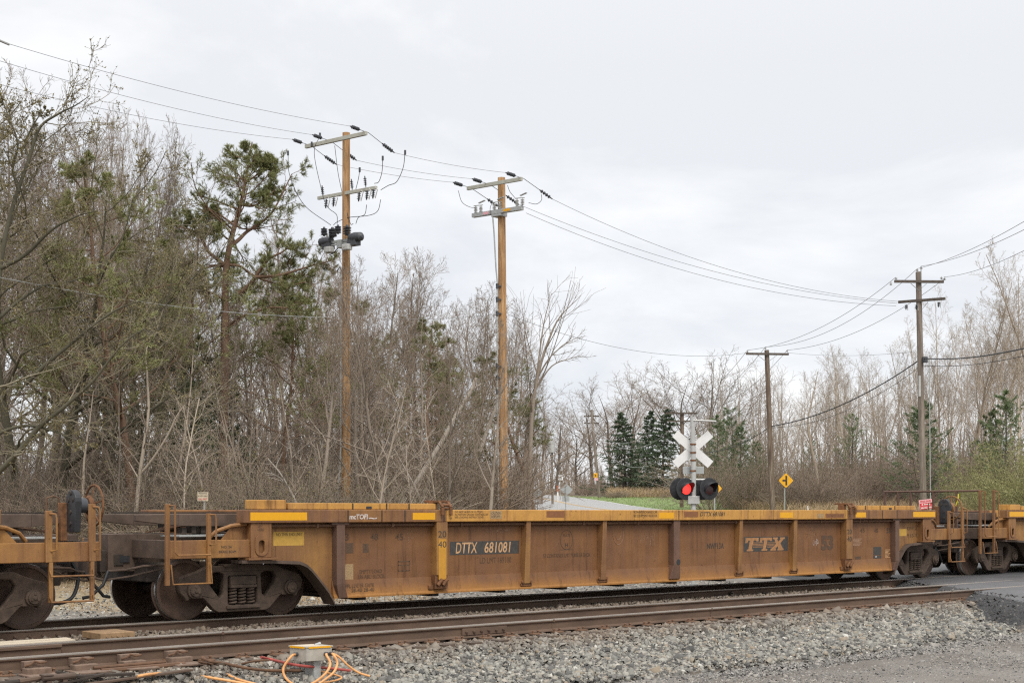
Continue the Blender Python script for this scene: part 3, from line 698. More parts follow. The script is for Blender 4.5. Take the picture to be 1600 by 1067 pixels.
def truck(xc, car):
    for dx in (-.89, .89):
        for near_ in (True, False):
            w = raw_obj('wheel', WHEEL_NEAR if near_ else WHEEL_FAR, None, car)
            w.matrix_parent_inverse = Matrix.Identity(4)
            w.location = Vector((xc + dx, RA - .045 if near_ else RF_ + .045, .484)) - car.location
            raw_obj('tread', TREADN if near_ else TREADF, None, w)
        MB().tube([(xc + dx, RA - .30, .484), (xc + dx, RF_ + .30, .484)], [.075, .075], 12).build('axle', M_DARK, car, smooth=True)
    for sgn, ys in ((-1, RA - .27), (1, RF_ + .27)):
        outer = [(-1.13, .46), (-1.15, .60), (-1.08, .70), (-.80, .78), (-.62, .86), (.62, .86), (.80, .78), (1.08, .70), (1.15, .60), (1.13, .46), (1.06, .40), (1.03, .33), (.96, .33), (.96, .40), (.80, .40), (.72, .36), (.52, .16), (.44, .12), (-.44, .12), (-.52, .16), (-.72, .36), (-.80, .40), (-.96, .40), (-.96, .33), (-1.03, .33), (-1.06, .40)]
        def tri(s): return [(s * .34, .72), (s * .36, .40), (s * .42, .34), (s * .60, .56), (s * .64, .66), (s * .58, .75), (s * .42, .76)]
        hole = rrect(-.27, .27, .23, .70, .03, 2)
        sf = sheet2d([[(xc + a, b) for a, b in outer], [(xc + a, b) for a, b in tri(1)], [(xc + a, b) for a, b in tri(-1)], [(xc + a, b) for a, b in hole]], ys - .07, ys + .07, 'side_frame', M_TRUCK, car, .012)
        MB().box(xc - .36, xc + .36, ys - .10, ys + .10, .845, .885).build('top_flange', M_TRUCK, sf, .01); MB().box(xc - .31, xc + .31, ys - .115, ys + .115, .17, .225).build('spring_seat', M_TRUCK, sf, .01)
        MB().box(xc - .24, xc + .24, ys - .10, ys + .1, .55, .69).box(xc - .25, xc + .25, ys - .115, ys + .1, .50, .55).build('bolster_end', M_TRUCK, sf, .012)
        for k in (-.165, 0, .165):
            sp = raw_obj('spring', SPRING, None, sf); sp.location = (xc + k, ys - .045 * 1, .23)
            sp.location.y = ys + sgn * .03
        for dx in (-.89, .89):
            m = MB(); m.box(xc + dx - .15, xc + dx + .15, ys - .075, ys + .075, .36, .60)
            m.lathe((xc + dx, ys + sgn * .06, .48), (0, sgn, 0), [(0, .125), (.06, .12), (.065, .095), (.10, .09), (.105, .03), (.12, .028)], 18)
            for k in range(3):
                a = math.radians(90 + 120 * k); m.lathe((xc + dx + .055 * math.cos(a), ys + sgn * .155, .48 + .055 * math.sin(a)), (0, sgn, 0), [(0, .018), (.022, .018)], 6)
            m.build('bearing', M_TRUCK, sf, .006)
    MB().box(xc - .22, xc + .22, RA - .2, RF_ + .2, .46, .68).build('bolster', M_DARK, car)
    for dx in (-.36, .36): MB().box(xc + dx - .05, xc + dx + .05, RA + .1, RF_ - .1, .30, .42).build('brake_beam', M_DARK, car)

def well_car(name_label, xl, detail, xr=None):
    """xl, xr: centres of the two trucks"""
    xr = xr or xl + 19.67
    car = thing('well_car', name_label, 'freight car', ((xl + xr) / 2, YM, 0), 'yellow well cars of the train')
    xm = (xl + xr) / 2; T = lambda e, s: xl + e if s < 0 else xr - e
    truck(xl, car); truck(xr, car)
    ref = 12.03                                           # the photographed car's left truck; features are read from it
    sh = xl - ref
    A = lambda px, D=YS: along(px, D) + sh
    posts = [A(533), A(690), A(826.5), A(945.5), A(1058), A(1159), A(1244), A(1326.5), A(1402.5)]
    zb, zt = .28, 1.50
    arch = [(.30, .945), (.84, .915), (.98, .86), (1.08, .78), (1.21, .645), (1.41, .42), (1.53, .225)]
    edges = [T(.30, -1)] + posts + [T(.30, 1)]
    for yy, far_ in ((YW, False), (2 * YM - YW, True)):
        y0, y1 = (yy, yy + .02) if not far_ else (yy - .02, yy)
        for k in range(len(edges) - 1):
            a, b = edges[k] + .0015, edges[k + 1] - .0015
            if k == 0: lp = [(xl + e, z) for e, z in arch] + [(xl + 1.56, zb), (b, zb), (b, zt + .1), (a, zt + .1)]
            elif k == len(edges) - 2: lp = ([(xr - e, z) for e, z in arch] + [(xr - 1.56, zb), (a, zb), (a, zt + .1), (b, zt + .1)])
            else: lp = [(a, zb), (b, zb), (b, zt + .1), (a, zt + .1)]
            if k in (0, len(edges) - 2) and False: pass
            sheet2d([lp], y0, y1, 'side_panel', M_PANELY if k in (0, len(edges) - 2) else M_PANEL, car)
        f = -1 if not far_ else 1; ye = YS if not far_ else 2 * YM - YS; Yf = lambda d: ye - f * d    # d: metres inwards from the outer face
        # bottom sill: a folded strip
        m = MB(); m.prism([(Yf(.148), .575), (Yf(.128), .575), (Yf(.075), .33), (Yf(.055), .30), (Yf(.055), .275), (Yf(.30), .275), (Yf(.30), .295), (Yf(.148), .30)], xl + 1.54, xr - 1.54)
        m.build('bottom_sill', M_PANEL if not far_ else M_PANEL, car)
        # top chord in three lengths with the dark seams of the photograph
        c0, c1 = xl - (.25 if not far_ else .45), xr + .25; b0, b1 = posts[1] + .08, posts[7] - .08
        for a, b, mt in ((c0, b0, M_ENDCH), (b0 + .012, b1 - .012, M_CHORD), (b1, c1, M_ENDCH)):
            m = MB(); m.box(a, b, Yf(-.03), Yf(.20), 1.545, 1.757); m.build('top_chord', mt, car, .012)
        for a, b in ((A(452), A(682)), (A(1338), T(A(452) - xl, 1))) if not far_ else ():
            m = MB(); m.box(a, b, Yf(.02), Yf(.24), 1.762, 1.868); m.build('chord_cap', M_CHORD, car, .01)
        for a, b in ((A(403), A(449)),):
            if not far_:
                m = MB(); m.box(a, b, Yf(.03), Yf(.40), 1.762, 1.915); m.build('corner_casting', M_CHORD, car, .012)
        # pipe under the chord
        m = MB(); m.tube([(xl + .3, Yf(.07), 1.495), (xr - .3, Yf(.07), 1.495)], .026, 8)
        for q in np.arange(xl + 1.2, xr - 1, 1.55): m.box(q - .02, q + .02, Yf(.035), Yf(.15), 1.465, 1.525)
        m.build('air_pipe', M_PIPE, car, smooth=True)
        # posts
        for k, px in enumerate(posts):
            yo = Yf(.0); w = .055; mt = M_POST
            if k in (0, 8):
                w = .085; mt = M_POSTB
                m = MB(); m.box(px - w, px + w, yo, Yf(.15), .50, 1.50); s_ = 1 if k == 0 else -1
                m.quadbox([(px - s_ * .02, Yf(.03), .28), (px + s_ * .16, Yf(.03), .28), (px + s_ * .16, Yf(.15), .28), (px - s_ * .02, Yf(.15), .28), (px - w, yo, .5), (px + w, yo, .5), (px + w, Yf(.15), .5), (px - w, Yf(.15), .5)] if s_ > 0 else
                          [(px - .16, Yf(.03), .28), (px + .02, Yf(.03), .28), (px + .02, Yf(.15), .28), (px - .16, Yf(.15), .28), (px - w, yo, .5), (px + w, yo, .5), (px + w, Yf(.15), .5), (px - w, Yf(.15), .5)])
                m.box(px - w - .09, px + w + .09, Yf(.01), Yf(.15), 1.50, 1.545)
                m.build('post', mt, car, .008)
            elif k == 4:
                w = .10
                m = MB(); m.box(px - w, px + w, Yf(.0), Yf(.15), .62, 1.545)
                m.quadbox([(px - w - .09, Yf(.035), .33), (px + w + .04, Yf(.035), .33), (px + w + .04, Yf(.15), .33), (px - w - .09, Yf(.15), .33), (px - w, Yf(0), .62), (px + w, Yf(0), .62), (px + w, Yf(.15), .62), (px - w, Yf(.15), .62)])
                p_ = m.build('post', M_POSTB, car, .008)
                MB().lathe((px + .04, Yf(.008), .68), (0, f, 0), [(0, .06), (.012, .06)], 14).build('lightening_hole', M_BLACK, p_)
            elif k in (1, 7):
                w = .125
                m = MB(); m.box(px - w, px + w, Yf(-.02), Yf(.15), .60, 1.545); p_ = m.build('post', M_POST if k == 1 else M_POST, car, .008)
                m = MB(); m.box(px - w - .02, px + w + .02, Yf(.0), Yf(.15), .36, .60); m.box(px - w - .12, px - w - .02, Yf(.05), Yf(.15), .35, .43)
                for d_ in (-.06, .06): m.tube([(px + d_ - .05, Yf(-.02), .42), (px + d_ + .05, Yf(-.03), .53)], .035, 8)
                m.build('post_foot', M_RUST, p_, .008)
            else:
                m = MB(); m.quadbox([(px - w - .03, Yf(.03), .38), (px + w, Yf(.03), .38), (px + w, Yf(.15), .38), (px - w - .03, Yf(.15), .38), (px - w, Yf(-.0), 1.545), (px + w, Yf(-.0), 1.545), (px + w, Yf(.15), 1.545), (px - w, Yf(.15), 1.545)])
                p_ = m.build('post', M_POST, car, .008)
                m = MB(); m.box(px - w - .10, px + w + .07, Yf(.05), Yf(.16), .33, .385)
                for d_ in (-.12, .08): m.lathe((px + d_, Yf(.05), .41), (0, f, 0), [(0, .035), (.03, .03)], 8)
                m.build('post_foot', M_RUST, p_, .006)
        # wheel arches
        for s in (-1, 1):
            pts = [(T(e, s), z) for e, z in [(-.25, .955)] + arch]
            m = MB(); b = 0; n_ = len(pts)
            for (xa_, za_), (xb_, zb_) in zip(pts[:-1], pts[1:]):
                m.quadbox([(xa_, Yf(.02), za_ - .05), (xb_, Yf(.02), zb_ - .05), (xb_, Yf(.35), zb_ - .05), (xa_, Yf(.35), za_ - .05), (xa_, Yf(.02), za_), (xb_ + 0, Yf(.02), zb_), (xb_, Yf(.35), zb_), (xa_, Yf(.35), za_)])
            m.build('wheel_arch', M_BROWN, car)
            # end post with slotted lifting hole
            x0_, x1_ = T(-.10, s), T(.285, s); a, b = min(x0_, x1_), max(x0_, x1_); mid = (a + b) / 2
            ep = sheet2d([[(a, .99), (b, .99), (b, 1.545), (a, 1.545)], rrect(mid - .055, mid + .055, 1.06, 1.27, .05, 4)], min(Yf(0), Yf(.03)), max(Yf(0), Yf(.03)), 'end_post', M_BEAM, car, .006)
            sheet2d([rrect(mid - .12, mid + .12, 1.02, 1.36, .10, 4), rrect(mid - .055, mid + .055, 1.06, 1.27, .05, 4)], min(Yf(-.018), Yf(-.002)), max(Yf(-.018), Yf(-.002)), 'slot_rim', M_BEAM, ep, .004)
            m = MB(); m.box(a, a + .03, Yf(.032), Yf(.30), .99, 1.545); m.box(b - .03, b, Yf(.032), Yf(.30), .99, 1.545); m.box(a - .06, b + .10, Yf(-.04), Yf(.30), .955, .988); m.build('end_post_side', M_BEAM, ep, .004)
    # well floor, cross members, inner bulkheads
    MB().box(xl + 1.7, xr - 1.7, YW + .1, 2 * YM - YW - .1, .30, .33).build('floor', M_BROWN, car)
    for q in np.arange(xl + 2.2, xr - 2, 1.6): MB().box(q - .08, q + .08, YW + .03, 2 * YM - YW - .03, .22, .30).build('cross_member', M_DARK, car)
    for s in (-1, 1):
        x0 = T(.55, s); x1 = T(1.75, s); m = MB()
        m.quadbox([(x1, YW + .03, .33), (x1 + .03, YW + .03, .33), (x1 + .03, 2 * YM - YW - .03, .33), (x1, 2 * YM - YW - .03, .33), (x0, YW + .03, 1.53), (x0 + .03, YW + .03, 1.53), (x0 + .03, 2 * YM - YW - .03, 1.53), (x0, 2 * YM - YW - .03, 1.53)])
        m.build('bulkhead', M_BROWN, car)
        # draft sill, end frame and decks
        e_end = -1.55 if s < 0 else -1.78
        xe = T(-2.02, s); xi = T(.6, s); d = -1 if s < 0 else 1
        m = MB(); q = T(-1.75, s); q2 = T(-1.0, s)
        a, b, c = (xe, q2, xi)
        def yz(x_, z0_, z1_, y0_, y1_): return [(x_, y0_, z0_), (x_, y1_, z0_), (x_, y1_, z1_), (x_, y0_, z1_)]
        def loft(m, secs):
            for S1, S2 in zip(secs[:-1], secs[1:]):
                b_ = len(m.v); m.v += S1 + S2; m.f += [(b_ + i, b_ + (i + 1) % 4, b_ + 4 + (i + 1) % 4, b_ + 4 + i) for i in range(4)] + [(b_, b_ + 1, b_ + 2, b_ + 3), (b_ + 4, b_ + 5, b_ + 6, b_ + 7)]
        loft(m, [yz(T(-1.95, s), .80, 1.375, YM - .32, YM + .32), yz(T(-1.45, s), .78, 1.375, YM - .32, YM + .32), yz(T(-.55, s), .97, 1.375, YM - .36, YM + .36), yz(T(.55, s), .97, 1.375, YM - .5, YM + .5)])
        ds = m.build('draft_sill', M_BROWN, car, .01)
        MB().box(T(-2.05, s), T(-1.90, s), YM - .25, YM + .25, .78, 1.12).box(T(-1.86, s), T(-1.70, s), YM - .34, YM - .325, .88, 1.06).build('striker', M_DARK, ds, .01)
        MB().box(T(-1.76, s), T(-1.60, s), YM - .345, YM - .33, .93, 1.03).build('sill_opening', M_BLACK, ds)
        m = MB(); xk = T(-2.28, s); m.box(T(-2.0, s), xk, YM - .10, YM + .10, .76, .96)
        m.quadbox([(xk - .13, YM - .16 + .05 * d, .70), (xk + .13, YM - .20 + .05 * d, .70), (xk + .13, YM + .16, .70), (xk - .13, YM + .16, .70), (xk - .13, YM - .16 + .05 * d, 1.0), (xk + .13, YM - .20 + .05 * d, 1.0), (xk + .13, YM + .16, 1.0), (xk - .13, YM + .16, 1.0)])
        m.build('coupler', M_TRUCK, car, .03)
        MB().tube([(T(-2.25, s), YM - .28, .72), (T(-2.05, s), YM - .4, .66), (T(-1.7, s), YM - .6, .72), (T(-1.25, s), YM - .95, .86)], .016, 6).build('uncoupling_lever', M_BROWN, car, smooth=True)
        for yb in (YM - .75, YM + .75):
            m = MB(); loft(m, [yz(T(-1.72, s), 1.58, 1.68, yb - .05, yb + .05), yz(T(-1.0, s), 1.50, 1.69, yb - .06, yb + .06), yz(T(.5, s), 1.48, 1.69, yb - .06, yb + .06)]); m.build('deck_beam', M_BROWN, car, .01)
        MB().box(T(-1.60, s), T(.3, s), YM - .45, YM + .3, 1.695, 1.72).build('walkway', M_DARK, car)
        MB().box(T(-1.2, s), T(.4, s), YS + .30, YM - .60, 1.335, 1.36).build('step_board', M_GALV, car)
        MB().box(T(e_end, s), T(-1.45 if s < 0 else -1.66, s), YS + .10, 2 * YM - YS - .10, 1.0, 1.29).build('end_sill', M_BROWN, car, .01)
        for yy in (YS + .05, 2 * YM - YS - .10): MB().box(T(e_end, s), T(.22, s), yy, yy + .05, 1.0, 1.285).build('end_beam', M_BEAM, car, .01)
        # gusset between end beam and end post, brake rigging, valves and reservoirs
        yb = YS + .16; lp = [(T(-.55, s), 1.285), (T(-.10, s), 1.285), (T(-.10, s), 1.545), (T(-.30, s), 1.545)]
        sheet2d([lp], yb, yb + .02, 'gusset', M_BEAM, car)
        MB().tube([(T(-.72, s), YS + .26, 1.30), (T(-.60, s), YS + .20, 1.42), (T(-.38, s), YS + .14, 1.50), (T(-.12, s), YS + .10, 1.53)], .032, 8).build('hose_pipe', M_BEAM, car, smooth=True)
        m = MB(); m.tube([(T(-1.0, s), YM - .25, 1.52), (T(-.3, s), YM - .25, 1.52)], .12, 14); m.tube([(T(-.62, s), YM - .62, 1.43), (T(-.25, s), YM - .62, 1.43)], .09, 12)
        for k in range(5): m.box(T(-.9 + k * .17, s), T(-.82 + k * .17, s), YM - .75, YM - .5, 1.38, 1.47 + .03 * (k % 3))
        m.build('brake_valve', M_DARK, car, smooth=False)
        m = MB()
        for k in range(6): m.tube([(T(-1.5 + .1 * k, s), YM - .68 + .04 * k, 1.40 + .02 * k), (T(-.8 + .12 * k, s), YM - .55, 1.48 + .03 * (k % 2)), (T(.3, s), YM - .5 + .03 * k, 1.46 + .02 * k)], .012, 5)
        m.build('brake_pipe', M_PIPE, car, smooth=True)
        # air hose
        m = MB(); m.tube([(T(-2.0, s), YM - .42, .80), (T(-2.12, s), YM - .5, .60), (T(-2.3, s), YM - .45, .42), (T(-2.42, s), YM - .4, .40)], .026, 8); m.build('air_hose', M_HOSE, car, smooth=True)
        MB().tube([(T(-1.2, s), YM - .9, .90), (T(-1.6, s), YM - .8, .88), (T(-1.8, s), YM - .6, .82), (T(-2.0, s), YM - .42, .80)], .018, 6).build('angle_cock_pipe', M_BROWN, car, smooth=True)
    MB().tube(spline_([(xr + 1.0, YM - .55, .86), (xr + 1.12, YM - .60, .55), (xr + 1.40, YM - .62, .36), (xr + 1.72, YM - .58, .42), (xr + 1.86, YM - .5, .72), (xr + 1.80, YM - .42, .95)]), .030, 8).build('hanging_hose', M_HOSE, car, smooth=True)
    MB().box(xr + .6, xr + 1.5, YM - .7, YM + .7, .62, .92).build('draft_gear', M_DARK, car, .02); MB().box(xl - 1.5, xl - .6, YM - .7, YM + .7, .62, .92).build('draft_gear', M_DARK, car, .02)
    # left end ladders (a taller set with a crossover handrail on the following car)
    tall = detail == 'right'; ztop = 2.28 if tall else 1.84
    for e, zt_ in ((-1.55, ztop), (-.84, 2.30 if tall else 1.70)):
        x_ = xl + e; MB().box(x_ - .032, x_ + .032, YS + .0, YS + .06, .60, zt_).build('ladder_post', M_LADDER, car, .006)
    m = MB(); m.tube([(xl - 1.55 + .03, YS - .03, .92), (xl - 1.55 + .04, YS - .08, .62), (xl - .84, YS - .08, .62), (xl - .84, YS - .03, .92)], .014, 6); m.build('sill_step', M_BEAM, car, smooth=True)
    m = MB(); m.tube([(xl - 1.53, YS - .0, ztop - .02), (xl - 1.47, YS - .06, ztop - .02), (xl - 1.47, YS - .07, 1.10), (xl - 1.42, YS - .07, 1.06), (xl - .86, YS - .07, 1.06)], .016, 6); m.build('grab_iron', M_BEAM, car, smooth=True)
    zt_ = (2.28 if tall else 1.70)
    m = MB(); m.tube([(xl - .84, YS + .02, zt_ - .02), (xl - .77, YS - .05, zt_ - .02), (xl - .76, YS - .06, zt_ - .1), (xl - .76, YS - .06, 1.22), (xl - .84, YS + .0, 1.22)], .015, 6); m.build('grab_iron', M_BEAM, car, smooth=True)
    if tall:
        xh = xl - 1.50; m = MB(); m.tube([(xh, YS + .05, 2.27), (xh, 2 * YM - YS, 2.27)], .028, 8); hr = m.build('handrail', M_POSTB, car, smooth=True)
        for yy in (YS + .75, YS + 1.45, YS + 2.15, YS + 2.55, YS + 2.98):
            MB().box(xh - .025, xh + .025, yy - .025, yy + .025, 1.29, 2.26).build('handrail_post', M_POSTB, hr)
    # right end: brake stand and ladder
    for e, z0_, z1_, z2_ in ((-.96, .42, 1.03, 1.74), (-1.62, .42, 1.03, 1.84)):
        x_ = xr - e; w = .05; m = MB(); m.box(x_ - w, x_ + w, YS + .0, YS + .05, 1.0, z2_); m.box(x_ - .03 + (.03 if e > -1 else 0), x_ + .03 + (.03 if e > -1 else 0), YS + .0, YS + .05, .42, 1.0)
        m.build('ladder_post', M_POST if detail == 'left' else M_LADDER, car, .006)
        MB().tube([(x_ + .0, YS - .0, z2_ - .04), (x_ + .075, YS - .05, z2_ - .05), (x_ + .085, YS - .06, z2_ - .12), (x_ + .085, YS - .06, 1.18), (x_ + .02, YS + .0, 1.16)], .015, 6).build('grab_iron', M_BEAM, car, smooth=True)
    for z_ in (.43, .80): MB().tube([(xr + .96, YS - .02, z_ + .08), (xr + .97, YS - .05, z_), (xr + 1.61, YS - .05, z_), (xr + 1.62, YS - .02, z_ + .08)], .015, 6).build('sill_step', M_BEAM, car, smooth=True)
    xb = xr + 1.62; yb = YS + .50; zc = 1.82
    m = MB(); lp = arcpts(0, zc + .06, .17, 0, 180, 10) + [(-.13, 1.42), (.13, 1.42)]; nn = len(lp)
    m.v = [(xb - .11, yb + q, z) for q, z in lp] + [(xb - .01, yb + q, z) for q, z in lp]; m.f = [tuple(range(nn))[::-1], tuple(range(nn, 2 * nn))] + [(i, (i + 1) % nn, nn + (i + 1) % nn, nn + i) for i in range(nn)]
    bh = m.build('brake_housing', M_BLACK, car, .012)
    m = MB()
    for q, z in ((0, 2.0), (.07, 1.9), (-.07, 1.9), (0, 1.72), (0, 1.55)): m.lathe((xb - .11, yb + q, z), (-1, 0, 0), [(0, .035), (.015, .03)], 8)
    m.build('housing_boss', M_DARK, bh)
    MB().lathe((xb - .02, yb, zc), (1, 0, 0), [(0, .12), (.14, .11), (.16, .09)], 18).build('gear_case', M_GALV if False else M_INSUL, car, smooth=True)
    MB().box(xb - .20, xb - .10, yb + .13, yb + .25, 1.29, 1.86).build('brake_stand', M_RUST, car, .008)
    xw = xb + .26; bw = thing_part = MB()
    pts = [(xw, yb + .305 * math.cos(2 * math.pi * k / 32), zc + .305 * math.sin(2 * math.pi * k / 32)) for k in range(33)]
    bw.tube(pts, .017, 6, False); hub = bw.build('brake_wheel', M_RUST if detail != 'main' else M_BEAM, car, smooth=True)
    m = MB(); m.lathe((xw - .12, yb, zc), (1, 0, 0), [(0, .12), (.04, .155), (.07, .13), (.12, .05)], 18)
    for k in range(5):
        a = 2 * math.pi * (k + .3) / 5; m.beam((xw - .05, yb + .09 * math.cos(a), zc + .09 * math.sin(a)), (xw, yb + .30 * math.cos(a), zc + .30 * math.sin(a)), .03, .014)
    m.build('spokes', M_RUST if detail != 'main' else M_BEAM, hub)
    MB().tube([(xb - .35, yb + .3, 1.3), (xb - .35, yb + .3, 1.93), (xb - .24, yb + .3, 1.96), (xb - .16, yb + .3, 1.93), (xb - .18, yb + .3, 1.3)], .014, 6).build('grab_iron', M_PIPE, car, smooth=True)
    if detail == 'main': MB().tube([(xw + .01, yb - .12, zc + .05), (xw + .02, yb - .18, zc + .20), (xw + .01, yb - .20, zc + .36)], .016, 5).build('wheel_tag', simple('yellow_tape', (.75, .65, .02), .5), hub)
    # hinged container guides
    for px_, s_ in ((posts[1], 1), (posts[7], -1)):
        m = MB(); m.tube([(px_ - .05, YS - .03, 1.84), (px_ + .17, YS - .03, 1.84)], .032, 10); m.tube([(px_ - .05, YS - .03, 1.78), (px_ + .17, YS - .03, 1.78)], .02, 8)
        for d_ in (-.04, .15):
            for (p0, p1) in (((px_ + d_, YS - .08, 1.66), (px_ + d_, YS - .08, 1.80)), ((px_ + d_, YS - .08, 1.80), (px_ + d_, YS + .02, 1.90)), ((px_ + d_, YS + .02, 1.90), (px_ + d_, YS + .2, 1.90))):
                m.beam(p0, p1, .04, .05, up=(1, 0, 0))
        m.box(px_ - .16, px_ + .19, YS + .0, YS + .3, 1.885, 1.925); m.box(px_ - .16, px_ - .06, YS + .04, YS + .2, 1.76, 1.89)
        m.build('container_guide', M_RUST, car, .008)
    # reflectors, seams and print on the near side
    yr = YS - .034; yq = YS - .0355
    B = lambda px: along(px, yr) + sh
    MB().box(xl - .13, A(478), yr, YS - .028, 1.585, 1.715).build('reflector', M_REFL, car)
    for a, b in ((645, 680), (1030, 1053), (1219, 1239), (1337, 1353)): MB().box(B(a), B(b), yr, YS - .028, 1.585, 1.705).build('reflector', M_REFL, car)
    MB().box(B(1427), xr + .22, yr, YS - .028, 1.585, 1.715).build('reflector', M_REFL, car)
    for px in (544, 597, 633, 1061, 1358, 1379, 1402, 694): MB().box(B(px) - .012, B(px) + .012, yr + .001, YS - .028, 1.555, 1.75).build('seam', M_DARK, car)
    for px in (551, 604, 639, 1352, 1375, 1398):
        MB().box(A(px, YS + .02) - .012, A(px, YS + .02) + .012, YS + .012, YS + .019, 1.765, 1.865).build('seam', M_DARK, car)
    for px in (577, 1392): MB().box(A(px) - .05, A(px) + .06, YS + .012, YS + .019, 1.775, 1.815).build('drain_slot', M_BLACK, car)
    if detail == 'main':
        yp = YW - .004
        def P(body, x0, x1, ya, yb_, mat, D=yp, **kw):        # print between columns x0..x1, rows ya (top)..yb_ at its middle
            xm_ = (x0 + x1) / 2; lettering(body, along(x0, D), along(x1, D), high(xm_, yb_, D), high(xm_, ya, D), D, mat, car, **kw)
        def R(x0, x1, ya, yb_, mat, D=yp + .002, name='print_patch'):
            xm_ = (x0 + x1) / 2; m = MB(); m.box(along(x0, D), along(x1, D), D, D + .0015, high(xm_, yb_, D), high(xm_, ya, D)); return m.build(name, mat, car)
        R(703, 811, 845, 865.5, M_FADEBLK)
        P('DTTX', 712, 746, 847, 864, M_TANPRT, shear=.15, offset=.012); P('681081', 757, 798, 846, 863, M_TANPRT, shear=.15, offset=.015)
        P('LD LMT 169100', 750, 799, 870, 879, M_INK2)
        P('3', 539.5, 545, 833, 844, M_INK2, offset=.02); P('48', 579, 591, 833, 843.5, M_INK2, offset=.015); P('45', 618, 630, 833, 843.5, M_INK2, offset=.015)
        R(540, 552, 848, 864, M_INK2); R(567, 576, 849, 863, M_INK2); R(537, 552, 881, 905, M_STK, name='paper_label')
        P('EMPTY/LOAD', 562, 597, 889, 895, M_INK2); P('236 ABU BLOCK', 559, 601, 897, 903, M_INK2)
        P('APPL LOCTR CNTR', 536, 585, 911, 917, M_INK2, D=YS + .088); P('28-40 28-40', 549, 585, 918, 924, M_INK2, D=YS + .078)
        # consolidated stencil frame
        for a, b, c, d in ((622, 640, 876, 877.5), (622, 640, 890.5, 892), (622, 623, 876, 892), (639, 640, 876, 892), (622, 640, 882, 883), (628, 629, 883, 892), (634, 635, 883, 892)): R(a, b, c, d, M_INK2, name='stencil_frame')
        yo = yp
        cx_, cz_ = along(885.5, yo), high(885.5, 843, yo); hw = (along(895, yo) - along(876, yo)) / 2; hh = high(885.5, 828, yo) - cz_
        sheet2d([rrect(cx_ - hw, cx_ + hw, cz_ - hh, cz_ + hh, hw * .9, 6), rrect(cx_ - hw * .9, cx_ + hw * .9, cz_ - hh * .95, cz_ + hh * .95, hw * .8, 6)], yo, yo + .002, 'stencil_frame', M_INK2, car)
        P('PLATE', 880, 891, 834, 838, M_INK2); P('H', 883.5, 887.5, 848, 854, M_INK)
        R(876, 895, 858, 858.8, M_INK2, name='stencil_frame')
        P("53 CONTAINER LMT 78,888 LB EACH", 849, 922, 864, 871, M_INK2)
        P('NWF13A', 1105, 1131, 848, 857, M_INK, offset=.01)
        R(1162, 1231, 838, 861, M_FADEBLK)
        def poly(pix, name='logo_letter'): return sheet2d([[(along(a, yp), high(1196, b, yp)) for a, b in pix]], yp - .001, yp, name, M_PRTB, car)
        M_PRTB = simple('orange_tan_print', (.40, .20, .085), .8, 0, .2, 16)
        poly([(1165, 839.5), (1185.5, 839.5), (1185, 845), (1182, 845), (1180.5, 843.5), (1177.5, 843.5), (1174.5, 857), (1177, 857.5), (1176.5, 860), (1166.5, 860), (1167, 857.5), (1169.3, 857), (1171.5, 843.5), (1169.5, 843.5), (1167.5, 847.5), (1164.3, 847.5)])
        poly([(1188, 839.5), (1206.5, 839.5), (1206, 845), (1203.5, 845), (1202, 843.5), (1199, 843.5), (1196.5, 857), (1199, 857.5), (1198.5, 860), (1189.5, 860), (1190, 857.5), (1192, 857), (1193.8, 843.5), (1191.5, 843.5), (1189.5, 847.5), (1187.2, 847.5)])
        poly([(1208, 839.5), (1215.5, 839.5), (1215, 842), (1214, 842.3), (1216.5, 846), (1219.5, 842.4), (1218.6, 842), (1219, 839.5), (1226.5, 839.5), (1226, 842), (1224.4, 842.4), (1219.3, 848.8), (1223, 857), (1224.5, 857.5), (1224, 860), (1214.5, 860), (1215, 857.5), (1216, 857), (1214.8, 853.5), (1211.5, 857), (1212.4, 857.5), (1212, 860), (1203.5, 860), (1204, 857.5), (1205.5, 857), (1212.3, 849.6), (1210, 842.4), (1207.6, 842)])
        for k in range(4): R(1176.5, 1192, 847 + 2.2 * k, 847.9 + 2.2 * k, M_PRTB, D=yp, name='speed_line'); R(1199, 1212 - k * 1.5, 847 + 2.2 * k, 847.9 + 2.2 * k, M_PRTB, D=yp, name='speed_line')
        P('53', 1283, 1302, 836, 859, M_INK2, offset=.05)
        P('45', 1344, 1351, 825, 832, M_INK2); P('48', 1366, 1372, 825, 832, M_INK2); P('53', 1385.5, 1391, 824.5, 832.5, M_INK, offset=.02)
        R(1364.5, 1377, 854, 867, M_FADEBLK); R(1364.5, 1377, 867.8, 872, M_FADEBLK); R(1368, 1369.6, 868.5, 870.2, M_WHITE, D=yp)
        for k in range(6): R(1333, 1347 - (k % 3) * 2, 841 + k * 2, 842 + k * 2, M_CHALK2, name='small_print')
        for k in range(7): R(1383, 1391 - (k % 3) * 1.5, 858 + k * 2, 859 + k * 2, M_TANPRT, name='small_print')
        R(1336, 1345, 869, 874, M_INK2)
        # plates on the posts
        for px0, dx in ((684, 0), (1324, 0)):
            pass
        D2 = YS - .024
        R(685.5, 697.5, 842, 905, simple('clean_yellow_paint', (.55, .27, .03), .6, 0, .12, 6), D=D2 + .002, name='yellow_band')
        P('20', 685, 697.5, 829, 839, M_INK, D=D2); P('40', 685, 697.5, 845, 855, M_INK, D=D2 - .001)
        P('20', 1324, 1331, 826.5, 834, M_INK, D=D2); P('40', 1324, 1331, 838, 845.5, M_INK, D=D2)
        # sign writing on the chord
        D3 = YS - .034
        P('DTTX 681081', 1094, 1133, 799.5, 806, M_INK, D=D3, shear=.25, offset=.01)
        P('NON-INTERCHANGE CAR\nSEE EQUIPMENT REGISTER', 990, 1027, 797.5, 808, M_INK2, D=D3)
